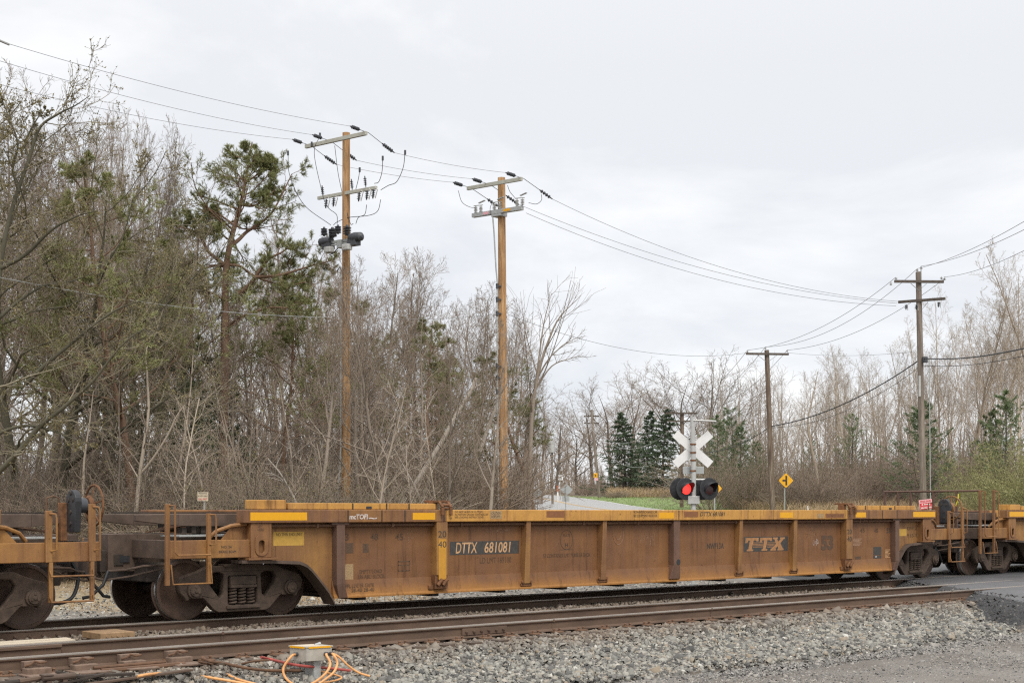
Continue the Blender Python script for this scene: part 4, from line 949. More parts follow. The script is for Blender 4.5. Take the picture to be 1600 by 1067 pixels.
        P('DO NOT HUMP OR CUT OFF\nIN MOTION UNLESS CONTROLLED\nSEE LOADING INSTRUCTIONS', 711, 763, 798, 809, M_INK2, D=D3)
        R(766, 784, 798, 810, M_STK, D=D3 + .001); P('CAUTION\nKEEP OFF', 768, 782, 799.5, 808.5, M_INK2, D=D3 - .001)
        R(854, 882, 798, 808, M_PATCH, D=D3 + .001); R(1069, 1091, 799, 807.5, M_PATCH, D=D3 + .001)
        R(1277, 1287, 802.5, 809, M_STK, D=D3 + .001); R(1290, 1319, 802, 809, M_PATCH, D=D3 + .001); P('DO NOT HUMP', 1292, 1318, 803.5, 807.5, M_INK2, D=D3)
        # end panel patches
        R(427, 475, 830.5, 852, M_PATCHY); P('NO THIN END UNIT', 432, 472, 832, 837, M_INK2, D=yp)
        R(1405, 1416.5, 826, 837, M_PATCHY); P('KWP 33', 1417.5, 1433, 822, 828, M_INK2); P('M 8 5-78', 1417.5, 1433, 833, 839, M_INK2)
        P('NO. 24', 346, 362, 852, 856, M_INK, D=YS + .046); P('BRAKE BEAM', 342, 369, 859.5, 863.5, M_INK, D=YS + .046)
        P('LIFT\nHERE', 403, 413, 819, 829, M_INK2, D=YS - .004)
        # chalk scribbles, drawn as thin strokes
        def scribble(px0, py0, w, h, seed, n, mat, D, r=.006):
            rg = random.Random(seed); m = MB()
            for k in range(n):
                a = px0 + w * k / n; pts = []
                for j in range(6):
                    qx = a + rg.uniform(-.1, 1.4) * w / n; qy = py0 + h * (rg.random())
                    pts.append((along(qx, D), D, high(qx, qy, D)))
                m.tube(pts, r * .5, 3, False)
            for i, v in enumerate(m.v): m.v[i] = (v[0], D + (v[1] - D) * .3, v[2])
            return m.build('chalk_scribble', mat, car)
        lettering('mcTOFL', along(546, D3), along(577, D3), high(560, 811, D3), high(560, 803, D3), D3, M_CHALK, car, name='chalk_tag', shear=.1, offset=.03)
        lettering('~', along(575, D3), along(589, D3), high(580, 811, D3), high(580, 808, D3), D3, M_CHALK, car, name='chalk_tag', offset=.03)
        scribble(1000, 832, 22, 20, 3, 7, M_CHALK2, yp); scribble(1258, 824, 14, 18, 5, 4, M_CHALK2, yp); scribble(1270, 838, 8, 17, 6, 3, M_CHALK, yp, .009); scribble(632, 826, 14, 22, 8, 3, M_CHALK2, yp); scribble(775, 826, 22, 7, 9, 5, M_CHALK2, yp)
        m = MB(); cx_, cz_ = along(966, yp), high(966, 834, yp)
        for rr_ in (.10, .19): m.tube([(cx_ + rr_ * .8 * math.cos(t), yp, cz_ + rr_ * math.sin(t) * 1.1) for t in np.linspace(-3.3, .6, 16)], .0035, 3, False)
        m.build('chalk_scribble', M_CHALK2, car)
    return car
well_car('yellow brown well car in the middle of the train with 681081 on its side', 12.03, 'main', 31.70)
well_car('yellow well car at the left edge, only its brake wheel end in view', 7.64 - 19.67, 'left', 7.64)
well_car('yellow brown well car at the right edge with a tall handrail across its end', 35.76, 'right', 55.43)

# ------------------------------------------------------------------ poles and lines
CR, CU = Vector((CF, -SF, 0)), Vector((SF, CF, 0))      # sideways and away, as seen by the camera
def pole(px, dp, top_y, r0, r1, mat, label, lean=0.0, name='utility_pole', group=None):
    b = spot(px, HZ, dp); gz = ground_z(b.x, b.y); t = spot(px + lean, top_y, dp)
    root = thing(name, label, 'utility pole', (b.x, b.y, gz), group)
    b.z = gz - .3
    pts = [b.lerp(t, k / 8) for k in range(9)]
    MB().tube(pts, [r0 + (r1 - r0) * k / 8 for k in range(9)], 14).build('pole_shaft', mat, root, smooth=True)
    return root, b, t
def crossarm(root, c, dirv, L_, w, h, mat, name='crossarm'):
    d = Vector(dirv).normalized(); n = Vector((0, 0, 1)).cross(d).normalized()
    MBo = MB().obox(c, d * L_ / 2, n * w / 2, Vector((0, 0, h / 2))); return MBo.build(name, mat, root, .008)
def insulator(p, q, r, parent, mat=M_INSUL, n=5, name='insulator'):
    p, q = Vector(p), Vector(q); r *= 1.35; L_ = (q - p).length; prof = [(0, r * .35)]
    for k in range(n):
        a = L_ * (.12 + .76 * k / n); prof += [(a, r * .4), (a + L_ * .02, r), (a + L_ * .06, r), (a + L_ * .09, r * .4)]
    prof += [(L_, r * .3)]
    return MB().lathe(p, q - p, prof, 10).build(name, mat, parent, smooth=False)
def wire(p, q, sag, r, label, mat=M_WIRE, n=24, group=None, name='overhead_wire'):
    p, q = Vector(p), Vector(q); pts = []
    for k in range(n + 1):
        t = k / n; v = p.lerp(q, t); v.z -= sag * 4 * t * (1 - t); pts.append(v)
    o = MB().tube(pts, r, 5).build(name, mat, None, smooth=True)
    return tag(o, label, 'wire', group)
def spline(pts, n=8): return [Vector(v) for v in catmull([tuple(p) for p in pts], n)]

# --- pole one: tall new pole with reclosers
d1 = 56.0
P1, b1, t1 = pole(540.5, d1, 208, .185, .150, M_POLE, 'tallest new orange brown pole carrying grey reclosers, behind the left part of the train', 0.5)
def at1(px, py, dz=0.0): return spot(px, py, d1 + dz)
a_l, a_r = at1(484, 231, 1.25), at1(579, 210, -1.25)
ad = (a_r - a_l).normalized(); ln = Vector((0, 0, 1)).cross(ad).normalized()
if ln.dot(CU) < 0: ln = -ln
off = -ln * .21
crossarm(P1, (a_l + a_r) / 2 + off, ad, (a_r - a_l).length, .11, .15, M_ARM)
c2 = (at1(506, 312, 1.25), at1(592, 294, -1.25)); crossarm(P1, (c2[0] + c2[1]) / 2 + off, ad, (c2[1] - c2[0]).length, .10, .13, M_ARM)
pa = [a_l.lerp(a_r, t) + Vector((0, 0, .07)) for t in (.02, .36, .97)]
ends_in, ends_out = [], []
for k, p in enumerate(pa):
    i0 = p - ln * .45 + Vector((0, 0, .03)); i1 = p - ln * .95 + Vector((0, 0, .07)); MB().tube([p, i0], .012, 5).build('link_rod', M_INSUL, P1); insulator(i0, i1, .055, P1); ends_in.append(i1)
    o0 = p + ln * .7 + Vector((0, 0, -.28)); o1 = p + ln * 1.35 + Vector((0, 0, -.52)); MB().tube([p, o0], .012, 5).build('link_rod', M_INSUL, P1); insulator(o0, o1, .055, P1); ends_out.append(o1)
# recloser group
fr = at1(540, 378); m = MB()
m.obox(fr - ln * .22, ad * .75, ln * .05, Vector((0, 0, .05))); m.obox(fr - ln * .25 + Vector((0, 0, -.12)), ad * .9, ln * .04, Vector((0, 0, .03))); m.obox(fr - ln * .1 + Vector((0, 0, -.12)), ad * .14, ln * .25, Vector((0, 0, .16)))
m.build('recloser_frame', M_GALV, P1, .006)
for sgn in (-1, 1):
    c = fr + ad * sgn * .78 - ln * .25 + Vector((0, 0, .06)); m = MB()
    b0, b1_ = c - ad * sgn * .20, c + ad * sgn * .42
    m.tube([b0, c + ad * sgn * .1, b1_, b1_ + ad * sgn * .10], [.16, .20, .17, .06], 12); m.obox(c - Vector((0, 0, .2)), ad * .24, ln * .15, Vector((0, 0, .12)))
    r_ = m.build('recloser', M_INSUL, P1, smooth=True)
    u0 = fr + ad * sgn * .42 - ln * .3 + Vector((0, 0, .16)); insulator(u0, u0 + Vector((0, 0, .42)) + ad * sgn * .03, .125, r_, n=5, name='bushing')
    u0 = u0 - ln * .45; insulator(u0, u0 + Vector((0, 0, .36)), .10, r_, n=5, name='bushing')
    MB().obox(fr + ad * sgn * .55 - ln * .4 + Vector((0, 0, -.32)), ad * .2, ln * .12, Vector((0, 0, .12))).build('bird_guard', M_CERAM, P1, .04)
MB().tube(spline([fr + ad * -1.0 + Vector((0, 0, .0)), fr + ad * -.9 + Vector((0, 0, -.35)), fr + ad * -.4 - ln * .3 + Vector((0, 0, -.45)), fr + ad * -.15 - ln * .2 + Vector((0, 0, -.2))]), .022, 6).build('control_cable', M_CABLE, P1, smooth=True)
# arresters and cut-outs on the second arm
for t in (.06, .60, .84):
    c = c2[0].lerp(c2[1], t) + off; insulator(c + Vector((0, 0, .12)), c + Vector((0, 0, .5)) - ln * .05, .05, P1, n=4, name='arrester')
    MB().tube([c + Vector((0, 0, .08)), c + Vector((0, 0, .12))], .03, 6).build('arrester_base', M_GALV, P1)
for t in (.18, .32, .78, .92, 1.03):
    c = c2[0].lerp(c2[1], t) + off - ln * .15 + Vector((0, 0, -.06)); q = c + Vector((0, 0, -.42)) + ad * -.05
    cu_ = insulator(c + Vector((0, 0, -.06)), q, .06, P1, n=4, name='cutout')
    MB().tube([c + ad * .10, c + ad * .22 + Vector((0, 0, -.1)), q + ad * .14], .018, 6).build('fuse_tube', M_CERAM, cu_)
for pts, r in (([(500, 212), (491, 240), (503, 300), (507, 315)], .012), ([(523, 228), (530, 280), (546, 345), (552, 350)], .012), ([(450, 240), (453, 275), (475, 320), (517, 352)], .013),
               ([(633, 238), (630, 262), (620, 284), (607, 290), (595, 297)], .014), ([(598, 248), (597, 268), (592, 284), (585, 287)], .014), ([(562, 267), (560, 280), (556, 296)], .013),
               ([(573, 320), (570, 335), (560, 340), (556, 350)], .013), ([(595, 312), (590, 330), (575, 337), (545, 340), (527, 347), (521, 352)], .013), ([(508, 318), (515, 327), (526, 336), (527, 350)], .013)):
    dz = [0.2 - .0145 * (p[0] - 540) for p in pts]
    MB().tube(spline([at1(p[0], p[1], z - .3) for p, z in zip(pts, dz)]), r, 5).build('jumper', M_CABLE, P1, smooth=True)
for px, py in ((500, 211), (487, 225), (450, 239), (633, 238), (598, 247), (562, 265)):
    z = .2 - .0145 * (px - 540) - .3; MB().tube([at1(px, py - 3, z), at1(px, py + 4, z)], .045, 6).build('line_clamp', M_INSUL, P1)
# riser pipe down the side of the pole
MB().tube([at1(533, 425, -.25), at1(532.5, 520, -.25), at1(532, 700, -.25), at1(531, 735, -.25), at1(528, 760, -.25), at1(528, 800, -.25)], .035, 8).build('conduit', M_GALV, P1, smooth=True)
MB().tube([at1(526, 425, -.25), at1(531, 417, -.25), at1(534, 424, -.25)], .03, 6).build('weatherhead', M_INSUL, P1, smooth=True)

# --- pole two: disconnect switches
d2 = 62.0
P2, b2, t2 = pole(787.5, d2, 278, .215, .165, M_POLE, 'new orange brown pole with a row of disconnect switches, behind the middle of the train', -4)
def at2(px, py, dz=0.0): return spot(px, py, d2 + dz)
e_l, e_r = at2(736, 296, 1.2), at2(821, 281, -1.2); ad2 = (e_r - e_l).normalized(); ln2 = Vector((0, 0, 1)).cross(ad2).normalized()
if ln2.dot(CU) < 0: ln2 = -ln2
crossarm(P2, (e_l + e_r) / 2 - ln2 * .22, ad2, (e_r - e_l).length, .11, .16, M_ARM)
in2, out2 = [], []
for t in (.0, .36, .97):
    p = e_l.lerp(e_r, t) + Vector((0, 0, .06)); i0 = p - ln2 * .5 + Vector((0, 0, .03)); i1 = p - ln2 * 1.1 + Vector((0, 0, .07)); MB().tube([p, i0], .012, 5).build('link_rod', M_INSUL, P2); insulator(i0, i1, .06, P2); in2.append(i1)
    o0 = p + ln2 * 1.0 + Vector((0, 0, -.33)); o1 = p + ln2 * 1.8 + Vector((0, 0, -.60)); MB().tube([p, o0], .014, 5).build('link_rod', M_INSUL, P2); insulator(o0, o1, .055, P2, n=4); out2.append(o1)
s_l, s_r = at2(746, 339, 1.1), at2(822, 326, -1.1); sc = (s_l + s_r) / 2 - ln2 * .25
MB().obox(sc, ad2 * (s_r - s_l).length / 2, ln2 * .09, Vector((0, 0, .09))).obox(sc + ln2 * .12 - Vector((0, 0, .1)), ad2 * .3, ln2 * .2, Vector((0, 0, .1))).build('switch_frame', M_GALV, P2, .008)
MB().obox(sc + ad2 * .68 - ln2 * .0965, ad2 * .22, ln2 * .004, Vector((0, 0, .05))).build('yellow_plate', M_YSIGN, P2); MB().obox(sc - ad2 * .62 - ln2 * .0965, ad2 * .17, ln2 * .004, Vector((0, 0, .05))).build('red_plate', M_PINK, P2)
for t in (.05, .44, .90):
    c = s_l.lerp(s_r, t) - ln2 * .25 + Vector((0, 0, .09))
    insulator(c - ad2 * .0, c + Vector((0, 0, .33)), .065, P2, M_CERAM, 4); insulator(c + ad2 * .33, c + ad2 * .33 + Vector((0, 0, .33)), .065, P2, M_CERAM, 4)
    MB().beam(c - ad2 * .12 + Vector((0, 0, .36)), c + ad2 * .45 + Vector((0, 0, .33)), .05, .03).beam(c + ad2 * .2 + Vector((0, 0, .44)), c + ad2 * .58 + Vector((0, 0, .52)), .09, .04).build('switch_blade', M_GALV, P2, .006)
for pts in ([(716, 298), (722, 316), (735, 324), (745, 324)], [(846, 304), (846, 313), (838, 319), (826, 317)], [(793, 290), (797, 300), (806, 311)], [(769, 317), (766, 325), (766, 336)]):
    MB().tube(spline([at2(p[0], p[1], -.3 - .014 * (p[0] - 785)) for p in pts]), .012, 5).build('jumper', M_CABLE, P2, smooth=True)
MB().tube([at2(770, 340, -.2), at2(772, 365, -.2), at2(775, 420, -.2), at2(777, 440, -.2), at2(777, 600, -.2), at2(779, 800, -.2)], .032, 8).build('operating_pipe', M_GALV, P2, smooth=True)
for y_ in (447, 468, 490, 572, 590, 612):
    MB().tube([at2(776.5, y_ - 4, -.2), at2(776.8, y_ + 4, -.2)], .055, 8).obox(at2(779, y_, -.2), CR * .12, CU * .03, Vector((0, 0, .03))).build('pipe_bracket', M_INSUL, P2)

# --- old pole at the right
d3 = 69.0
P3, b3, t3 = pole(1444, d3, 425, .165, .135, M_POLEG, 'weathered grey pole with two dark crossarms and a red notice, near the right edge', -9)
def at3(px, py, dz=0.0): return spot(px, py, d3 + dz)
crossarm(P3, at3(1436, 440, -.2), CR * 1 + CU * .05 , 78 / F * d3, .10, .13, M_OLDARM)
g_l, g_r = at3(1402, 473, .7), at3(1475, 467.5, -.7); crossarm(P3, (g_l + g_r) / 2 - CU * .2, g_r - g_l, (g_r - g_l).length, .10, .13, M_OLDARM)
for p, q in (((1423, 443), (1436, 454)), ((1448, 443), (1439, 451)), ((1450, 472), (1441, 483))):
    MB().beam(at3(p[0], p[1], -.25), at3(q[0], q[1], -.2), .03, .02).build('arm_brace', M_WIRE, P3)
for px, y0, y1 in ((1392, 446, 440), (1400, 437, 433), (1471, 437, 432), (1476, 438, 433), (1433, 424, 420), (1439.5, 421, 416)):
    insulator(at3(px, y0), at3(px, y1), .055, P3, M_CERAM, 2)
MB().tube([at3(1439.5, 437, -.1), at3(1439, 416, -.1)], .025, 6).build('ridge_pin', M_GALV, P3)
for px, py in ((1416, 476), (1432, 476), (1467, 472)):
    c = insulator(at3(px, py, -.3), at3(px - .5, py + 8, -.3), .06, P3, n=3, name='cutout'); MB().tube([at3(px + 2, py, -.3), at3(px + 2.5, py + 9, -.3)], .02, 5).build('fuse_tube', M_CERAM, c)
MB().tube([at3(1452, 560, -.2), at3(1453, 700, -.2), at3(1454, 800, -.2)], .025, 6).build('ground_conduit', M_GALV, P3, smooth=True)
MB().obox(at3(1445, 562, -.2), CR * .12, CU * .1, Vector((0, 0, .14))).build('splice_box', M_INSUL, P3, .01)
MB().obox(at3(1437, 603, -.2), CR * .05, CU * .03, Vector((0, 0, .5))).build('pole_guard', M_CERAM, P3)
# red and white notice on its foot
sgc = at3(1446.5, 787.5, -.22); sx_, sz_ = CR, Vector((0, 0, 1)); an = math.radians(7)
ux = CR * math.cos(an) + sz_ * math.sin(an); uz = sz_ * math.cos(an) - CR * math.sin(an)
ns = thing('notice_board', 'tilted red and white notice at the foot of the grey pole', 'sign', sgc)
def plate(c, ux, uz, n, hw, hh, th, mat, name, par): return MB().obox(c, ux * hw, n * th, uz * hh).build(name, mat, par)
plate(sgc, ux, uz, CU, .315, .235, .006, M_PINK, 'board', ns)
plate(sgc - CU * .009 - uz * .01, ux, uz, CU, .29, .075, .002, M_REDS, 'red_band', ns); plate(sgc - CU * .009 - uz * .165, ux, uz, CU, .29, .065, .002, M_REDS, 'red_band', ns)
def text_on(body, c, ux, uz, w, h, mat, par, **kw):
    me = text_mesh(body, **kw); n = len(me.vertices); co = np.empty(n * 3); me.vertices.foreach_get('co', co); co = co.reshape(-1, 3)
    mn, mx = co.min(0), co.max(0); s_ = np.maximum(mx - mn, 1e-6); a = ((co[:, 0] - mn[0]) / s_[0] - .5) * w; b = ((co[:, 1] - mn[1]) / s_[1] - .5) * h
    out = np.array(c)[None] + a[:, None] * np.array(ux)[None] + b[:, None] * np.array(uz)[None]; me.vertices.foreach_set('co', out.ravel()); me.materials.clear(); me.materials.append(mat); me.update()
    me.name = 'lettering'; return raw_obj('lettering', me, None, par)
fc = sgc - CU * .0135
text_on('FENCE SALES', fc + uz * .15, ux, uz, .52, .085, M_REDS, ns, offset=.02); text_on('& Fixing', fc - uz * .01, ux, uz, .42, .095, M_WHITE, ns, offset=.03); text_on('585-352-4000', fc - uz * .165, ux, uz, .52, .08, M_WHITE, ns, offset=.03)

# --- farther poles
d4 = 79.0
P4, b4, t4 = pole(1208, d4, 547, .165, .13, M_POLED, 'plain brown pole with one crossarm, to the left of the yellow side road sign', -10)
def at4(px, py, dz=0.0): return spot(px, py, d4 + dz)
crossarm(P4, at4(1199, 553, -.2), CR + CU * .1, 68 / F * d4, .10, .12, M_OLDARM)
for p, q in (((1184, 555), (1197, 565)), ((1214, 555), (1202, 564))): MB().beam(at4(p[0], p[1], -.25), at4(q[0], q[1], -.2), .03, .02).build('arm_brace', M_WIRE, P4)
for px, y0 in ((1168, 551), (1230, 550), (1196, 546)): insulator(at4(px, y0), at4(px, y0 - 4), .05, P4, M_CERAM, 2)
d5 = 100.0
P5, b5, t5 = pole(1065, d5, 644, .15, .12, M_POLED, 'dark old pole with two crossarms half hidden by the crossing signal mast', 1)
crossarm(P5, spot(1065, 645.5, d5 - .2), CR, 50 / F * d5, .10, .13, M_OLDARM); crossarm(P5, spot(1062, 658, d5 - .2), CR, 38 / F * d5, .10, .11, M_OLDARM)
d6 = 128.0
P6, b6, t6 = pole(937, d6, 640, .15, .11, M_POLEG, 'far leaning grey pole beside the curve with a yellow chevron on it', -13)
crossarm(P6, spot(924.5, 650, d6), CR, 24 / F * d6, .1, .13, M_OLDARM); crossarm(P6, spot(924.5, 661, d6), CR, 24 / F * d6, .1, .12, M_OLDARM)
ch = thing('curve_sign', 'small yellow chevron sign with a pink notice on the far leaning pole', 'sign', spot(930.5, 743, d6 - .3))
plate(spot(930.5, 742.5, d6 - .3), CR, Vector((0, 0, 1)), CU, .16 * 1.1, .21, .01, M_YSIGN, 'board', ch); plate(spot(932, 748.5, d6 - .3), CR, Vector((0, 0, 1)), CU, .15, .11, .009, M_PINK, 'lower_notice', ch)
cc = spot(930.5, 742.5, d6 - .315)
for s_ in (1, -1): MB().beam(cc - CR * .08 + Vector((0, 0, .11 * s_)), cc + CR * .06, .03, .06, up=CU).build('chevron', M_BLACK, ch)
d7 = 105.0
P7, b7, t7 = pole(863.5, d7, 687, .09, .07, M_POLEG, 'thin far pole with a grey transformer can, in the trees left of the road', -1)
MB().lathe(spot(862, 698, d7 - .3), (0, 0, 1), [(-.42, .20), (-.4, .22), (.38, .22), (.42, .15)], 14).build('transformer', M_TRANS, P7, smooth=True)

# --- wires
SLACK = 'slim grey wire strung '
for k, (yy, nm) in enumerate(((65, 'highest'), (92, 'middle'), (128, 'lowest'))):
    q = ends_in[2 - k]; far_l = spot(-70, yy - 22 + 4 * k, 38.0 + k * 1.6)
    wire(far_l, q, .25, .0075, f'grey wire from the upper left to the tallest pole, {nm} of three', group='wires from the upper left')
MB_ = spot(0, 66, 38.9)
tw = thing('wire_dead_end', 'grey dead end clamp on the highest wire at the upper left corner', 'wire clamp', MB_)
MB().tube([spot(-14, 58, 38.6), spot(14, 70, 39.2)], .035, 6).build('clamp_body', M_GALV, tw)
for k, nm in enumerate(('lowest', 'middle', 'highest')):
    wire(ends_out[k], in2[k], .08, .008, SLACK + f'between the two new orange poles, {nm} of three', group='wires between the orange poles')
tg = (at3(1396, 473, .3), at3(1425, 471.5, 0), at3(1396, 478, .2))
wire(out2[2], at3(1404, 471), .85, .010, 'grey wire from the switch pole to the grey pole, highest of three', group='wires towards the grey pole')
wire(out2[1], at3(1402, 474), .75, .010, 'grey wire from the switch pole to the grey pole, middle of three', group='wires towards the grey pole')
wire(at2(822, 333, -1.0), at3(1400, 478), .85, .010, 'grey wire from the switch pole to the grey pole, lowest of three', group='wires towards the grey pole')
for (a, b, nm) in (((1433, 420), (1640, 322), 'upper'), ((1439.5, 416), (1640, 338), 'second'), ((1475, 433), (1640, 370), 'lowest')):
    wire(at3(*a), spot(b[0], b[1], 46), .25, .011, f'grey wire from the grey pole top out past the right edge, {nm} of three', group='wires past the right edge')
for (a, b, s_, nm) in (((1400, 433), (1168, 547), .7, 'left'), ((1433, 420), (1196, 542), .9, 'middle'), ((1475, 436), (1230, 547), .7, 'right')):
    wire(at3(*a), at4(*b), s_, .012, f'grey wire between the grey pole and the brown pole, {nm} of three', group='wires between grey and brown pole')
for (a, b, nm) in (((1168, 547), (1042, 643), 'left'), ((1196, 542), (1064, 640), 'middle'), ((1230, 547), (1088, 644), 'right')):
    wire(at4(*a), spot(b[0], b[1], d5), .8, .012, f'grey wire from the brown pole towards the pole behind the signal, {nm} of three', group='wires beyond the brown pole')
for (a, b, s_, nm) in (((1042, 644), (914, 648), 2.4, 'upper'), ((1062, 657), (916, 660), 2.2, 'middle'), ((1066, 690), (930, 685), 2.2, 'lower')):
    wire(spot(a[0], a[1], d5), spot(b[0], b[1], d6), s_, .014, SLACK + f'sagging in front of the far spruces, {nm} of three', mat=M_GALV, group='wires in front of the spruces')
wire(at3(1440, 560), at4(1204, 666), .55, .030, 'thick black cable between the grey pole and the brown pole', mat=M_CABLE)
wire(at3(1441, 570), at4(1204.5, 668), .75, .012, 'thin black cable below the thick one between grey and brown pole', mat=M_CABLE)
wire(at3(1442, 560), spot(1650, 531, 50), .25, .030, 'thick black cable from the grey pole out past the right edge', mat=M_CABLE)
wire(at3(1442, 571), spot(1650, 543, 50), .25, .015, 'thin black cable from the grey pole out past the right edge', mat=M_CABLE)
wire(at4(1204, 666), spot(1066, 702, d5), .7, .022, 'black cable from the brown pole to the pole behind the signal', mat=M_CABLE)
wire(spot(-70, 419, 39), at1(541, 496), .35, .012, 'pale grey low wire crossing the left wood to the tallest pole', mat=M_GALV)
wire(at1(541, 496), at2(785, 490), .15, .009, 'low grey wire between the two new orange poles', mat=M_WIRE)
wire(at2(793, 491), at4(1170, 551), .8, .010, 'long low grey wire from the switch pole to the brown pole', mat=M_WIRE)
wire(at4(1230, 551), at3(1440, 548), .2, .008, 'level grey wire from the brown pole arm to the grey pole shaft', mat=M_WIRE)

# ------------------------------------------------------------------ crossing signal
d8 = 39.0
b8 = spot(1084, HZ, d8); z8 = ground_z(b8.x, b8.y)
CSG = thing('crossing_signal', 'railway crossing signal mast with white crossbuck seen from behind, one red lamp lit', 'crossing signal', (b8.x, b8.y, z8))
def at8(px, py, dz=0.0): return spot(px, py, d8 + dz)
MB().tube([Vector((b8.x, b8.y, z8 - .1)), at8(1083.5, 720), at8(1082, 651)], [.075, .07, .065], 14).build('mast', M_TRANS, CSG, smooth=True)
MB().lathe(Vector((b8.x, b8.y, z8)), (0, 0, 1), [(-.1, .22), (.10, .22), (.14, .13), (.4, .12)], 12).build('mast_base', M_GALV, CSG)
MB().tube([at8(1083, 656.5, -.05), at8(1119, 658, -.05)], .024, 8).build('side_arm', M_TRANS, CSG, smooth=True)
Z1 = Vector((0, 0, 1)); cbx = at8(1082, 702, .16)
for (p, q) in (((1059, 681), (1106, 722)), ((1059, 722), (1106, 681))):
    a, b = at8(p[0], p[1], .16), at8(q[0], q[1], .16 + (.02 if p[1] > 700 else 0)); v = (b - a); t = v.normalized(); w = t.cross(CU).normalized()
    MB().obox((a + b) / 2, t * (v.length / 2 + .10), CU * .006, w * .118).build('crossbuck_blade', M_WHITE, CSG)
MB().obox(at8(1083.5, 734.5, .14), CR * .295, CU * .006, Z1 * .10).build('track_count_plate', M_SIGNBK, CSG, .02)
for y_ in (694, 707, 719, 735.5): MB().tube([at8(1083, y_ - 1.2), at8(1083, y_ + 1.2)], .085, 14).build('strap_band', M_RUST, CSG)
MB().tube([at8(1066, 749, 0), at8(1106, 749, 0)], .028, 8).build('lamp_bar', M_TRANS, CSG, smooth=True)
MB().obox(at8(1083.5, 781, -.02), CR * .16, CU * .09, Z1 * .11).build('junction_housing', M_TRANS, CSG, .01)
fd = (-CU * .90 + CR * .42).normalized()                                   # the way the lamps on this side face
for px, lit in ((1071.5, True), (1108, False)):
    c = at8(px, 763.5, -.10); w = fd
    back = c - fd * .34 - CR * .0
    u = Z1.cross(fd).normalized()
    hd = MB().lathe(c, fd, [(-.01, .30), (0, .305), (.012, .305), (.016, .29), (.016, .18), (.03, .165), (.03, .16)], 32).build('background_disc', M_BLACK, CSG)
    MB().lathe(c, fd, [(.032, .001), (.034, .10), (.03, .155), (.02, .16)][::-1], 24).build('lens', M_REDLAMP if lit else M_OFFLAMP, hd, smooth=True)
    m = MB(); n_ = 14; vs_ = []
    for k in range(n_ + 1):
        a = math.radians(-25 + 230 * k / n_); e = u * math.cos(a) + Z1 * math.sin(a); ln_ = .10 + .24 * max(0, math.sin(a)) ; vs_.append((c + e * .168 + fd * .02, c + e * .168 + fd * ln_, c + e * .176 + fd * ln_, c + e * .176 + fd * .02))
    for A_, B_ in zip(vs_[:-1], vs_[1:]):
        m.quadbox([A_[0], A_[1], A_[2], A_[3], B_[0], B_[1], B_[2], B_[3]])
    m.build('hood', M_BLACK, hd)
    MB().lathe(c, -fd, [(.01, .15), (.10, .15), (.24, .13), (.25, .13)], 20).build('lamp_housing', M_ALU, hd)
    MB().lathe(back, -fd, [(-.016, .17), (-.016, .29), (-.012, .305), (0, .305), (.01, .30), (.011, .18)], 32).build('background_disc', M_BLACK, CSG)

# ------------------------------------------------------------------ road signs
def post(px, y1, dp, r, mat, par, name='post'):
    b = spot(px, HZ, dp); g = ground_z(b.x, b.y); MB().tube([Vector((b.x, b.y, g - .2)), spot(px, y1, dp)], r, 6).build(name, mat, par)
def diamond(c, hw, n, mat, name, par, th=.008, r=.08):
    lp = rrect(-hw * .7071, hw * .7071, -hw * .7071, hw * .7071, r, 3); m = MB(); u = Z1.cross(n).normalized()
    q = math.sqrt(.5); nn = len(lp)
    for o_ in (-th, th):
        for a, b in lp: m.v.append(tuple(c + u * (a - b) * q + Z1 * (a + b) * q + n * o_))
    m.f = [tuple(range(nn))[::-1], tuple(range(nn, 2 * nn))] + [(i, (i + 1) % nn, nn + (i + 1) % nn, nn + i) for i in range(nn)]
    return m.build(name, mat, par)
def signthing(px, py, dp, label, name='road_sign'):
    b = spot(px, HZ, dp); return thing(name, label, 'road sign', (b.x, b.y, ground_z(b.x, b.y)))
sg = signthing(1228, 750, 80, 'yellow diamond sign with a black side road symbol beside the brown pole')
c = spot(1228, 750.5, 80); post(1226, 762, 80.1, .035, M_GALV, sg); diamond(c, .43, -CU, M_YSIGN, 'board', sg)
c = c - CU * .013
MB().obox(c + CR * .02, CR * .05, CU * .003, Z1 * .27).build('symbol', M_BLACK, sg); MB().obox(c - CR * .115 + Z1 * .0, CR * .083, CU * .0029, Z1 * .05).build('symbol', M_BLACK, sg)
sg = signthing(1117, 763, 76, 'yellow diamond sign mostly hidden behind the unlit crossing lamp')
post(1116.5, 772, 76.1, .035, M_GALV, sg); diamond(spot(1116, 763, 76), .43, -CU, M_YSIGN, 'board', sg)
sg = signthing(884, 768, 92, 'grey back of a diamond sign with a small plate below, left of the road')
post(884, 757, 91.9, .03, M_GALV, sg); diamond(spot(885, 765, 92), .42, -CU, M_SIGNBK, 'board', sg); MB().obox(spot(884, 779, 92), CR * .23, CU * .008, Z1 * .18).build('lower_plate', M_SIGNBK, sg)
sg = signthing(840, 770, 85, 'grey diamond sign back half in the brush at the wood edge')
post(840, 760, 84.9, .03, M_GALV, sg); diamond(spot(839, 769, 85), .40, (-CU + CR * .7).normalized(), M_SIGNBK, 'board', sg)
sg = signthing(875, 746, 118, 'small white rectangular sign at the far curve')
post(875.5, 752, 118.1, .03, M_GALV, sg); MB().obox(spot(876, 745.5, 118), CR * .19, CU * .008, Z1 * .23).build('board', M_WHITE, sg, .01)
text_on('35', spot(876, 747, 117.98), CR, Z1, .2, .16, M_BLACK, sg, offset=.02)
sg = signthing(871.5, 765, 112, 'short white and orange marker post beside the far curve', 'marker_post')
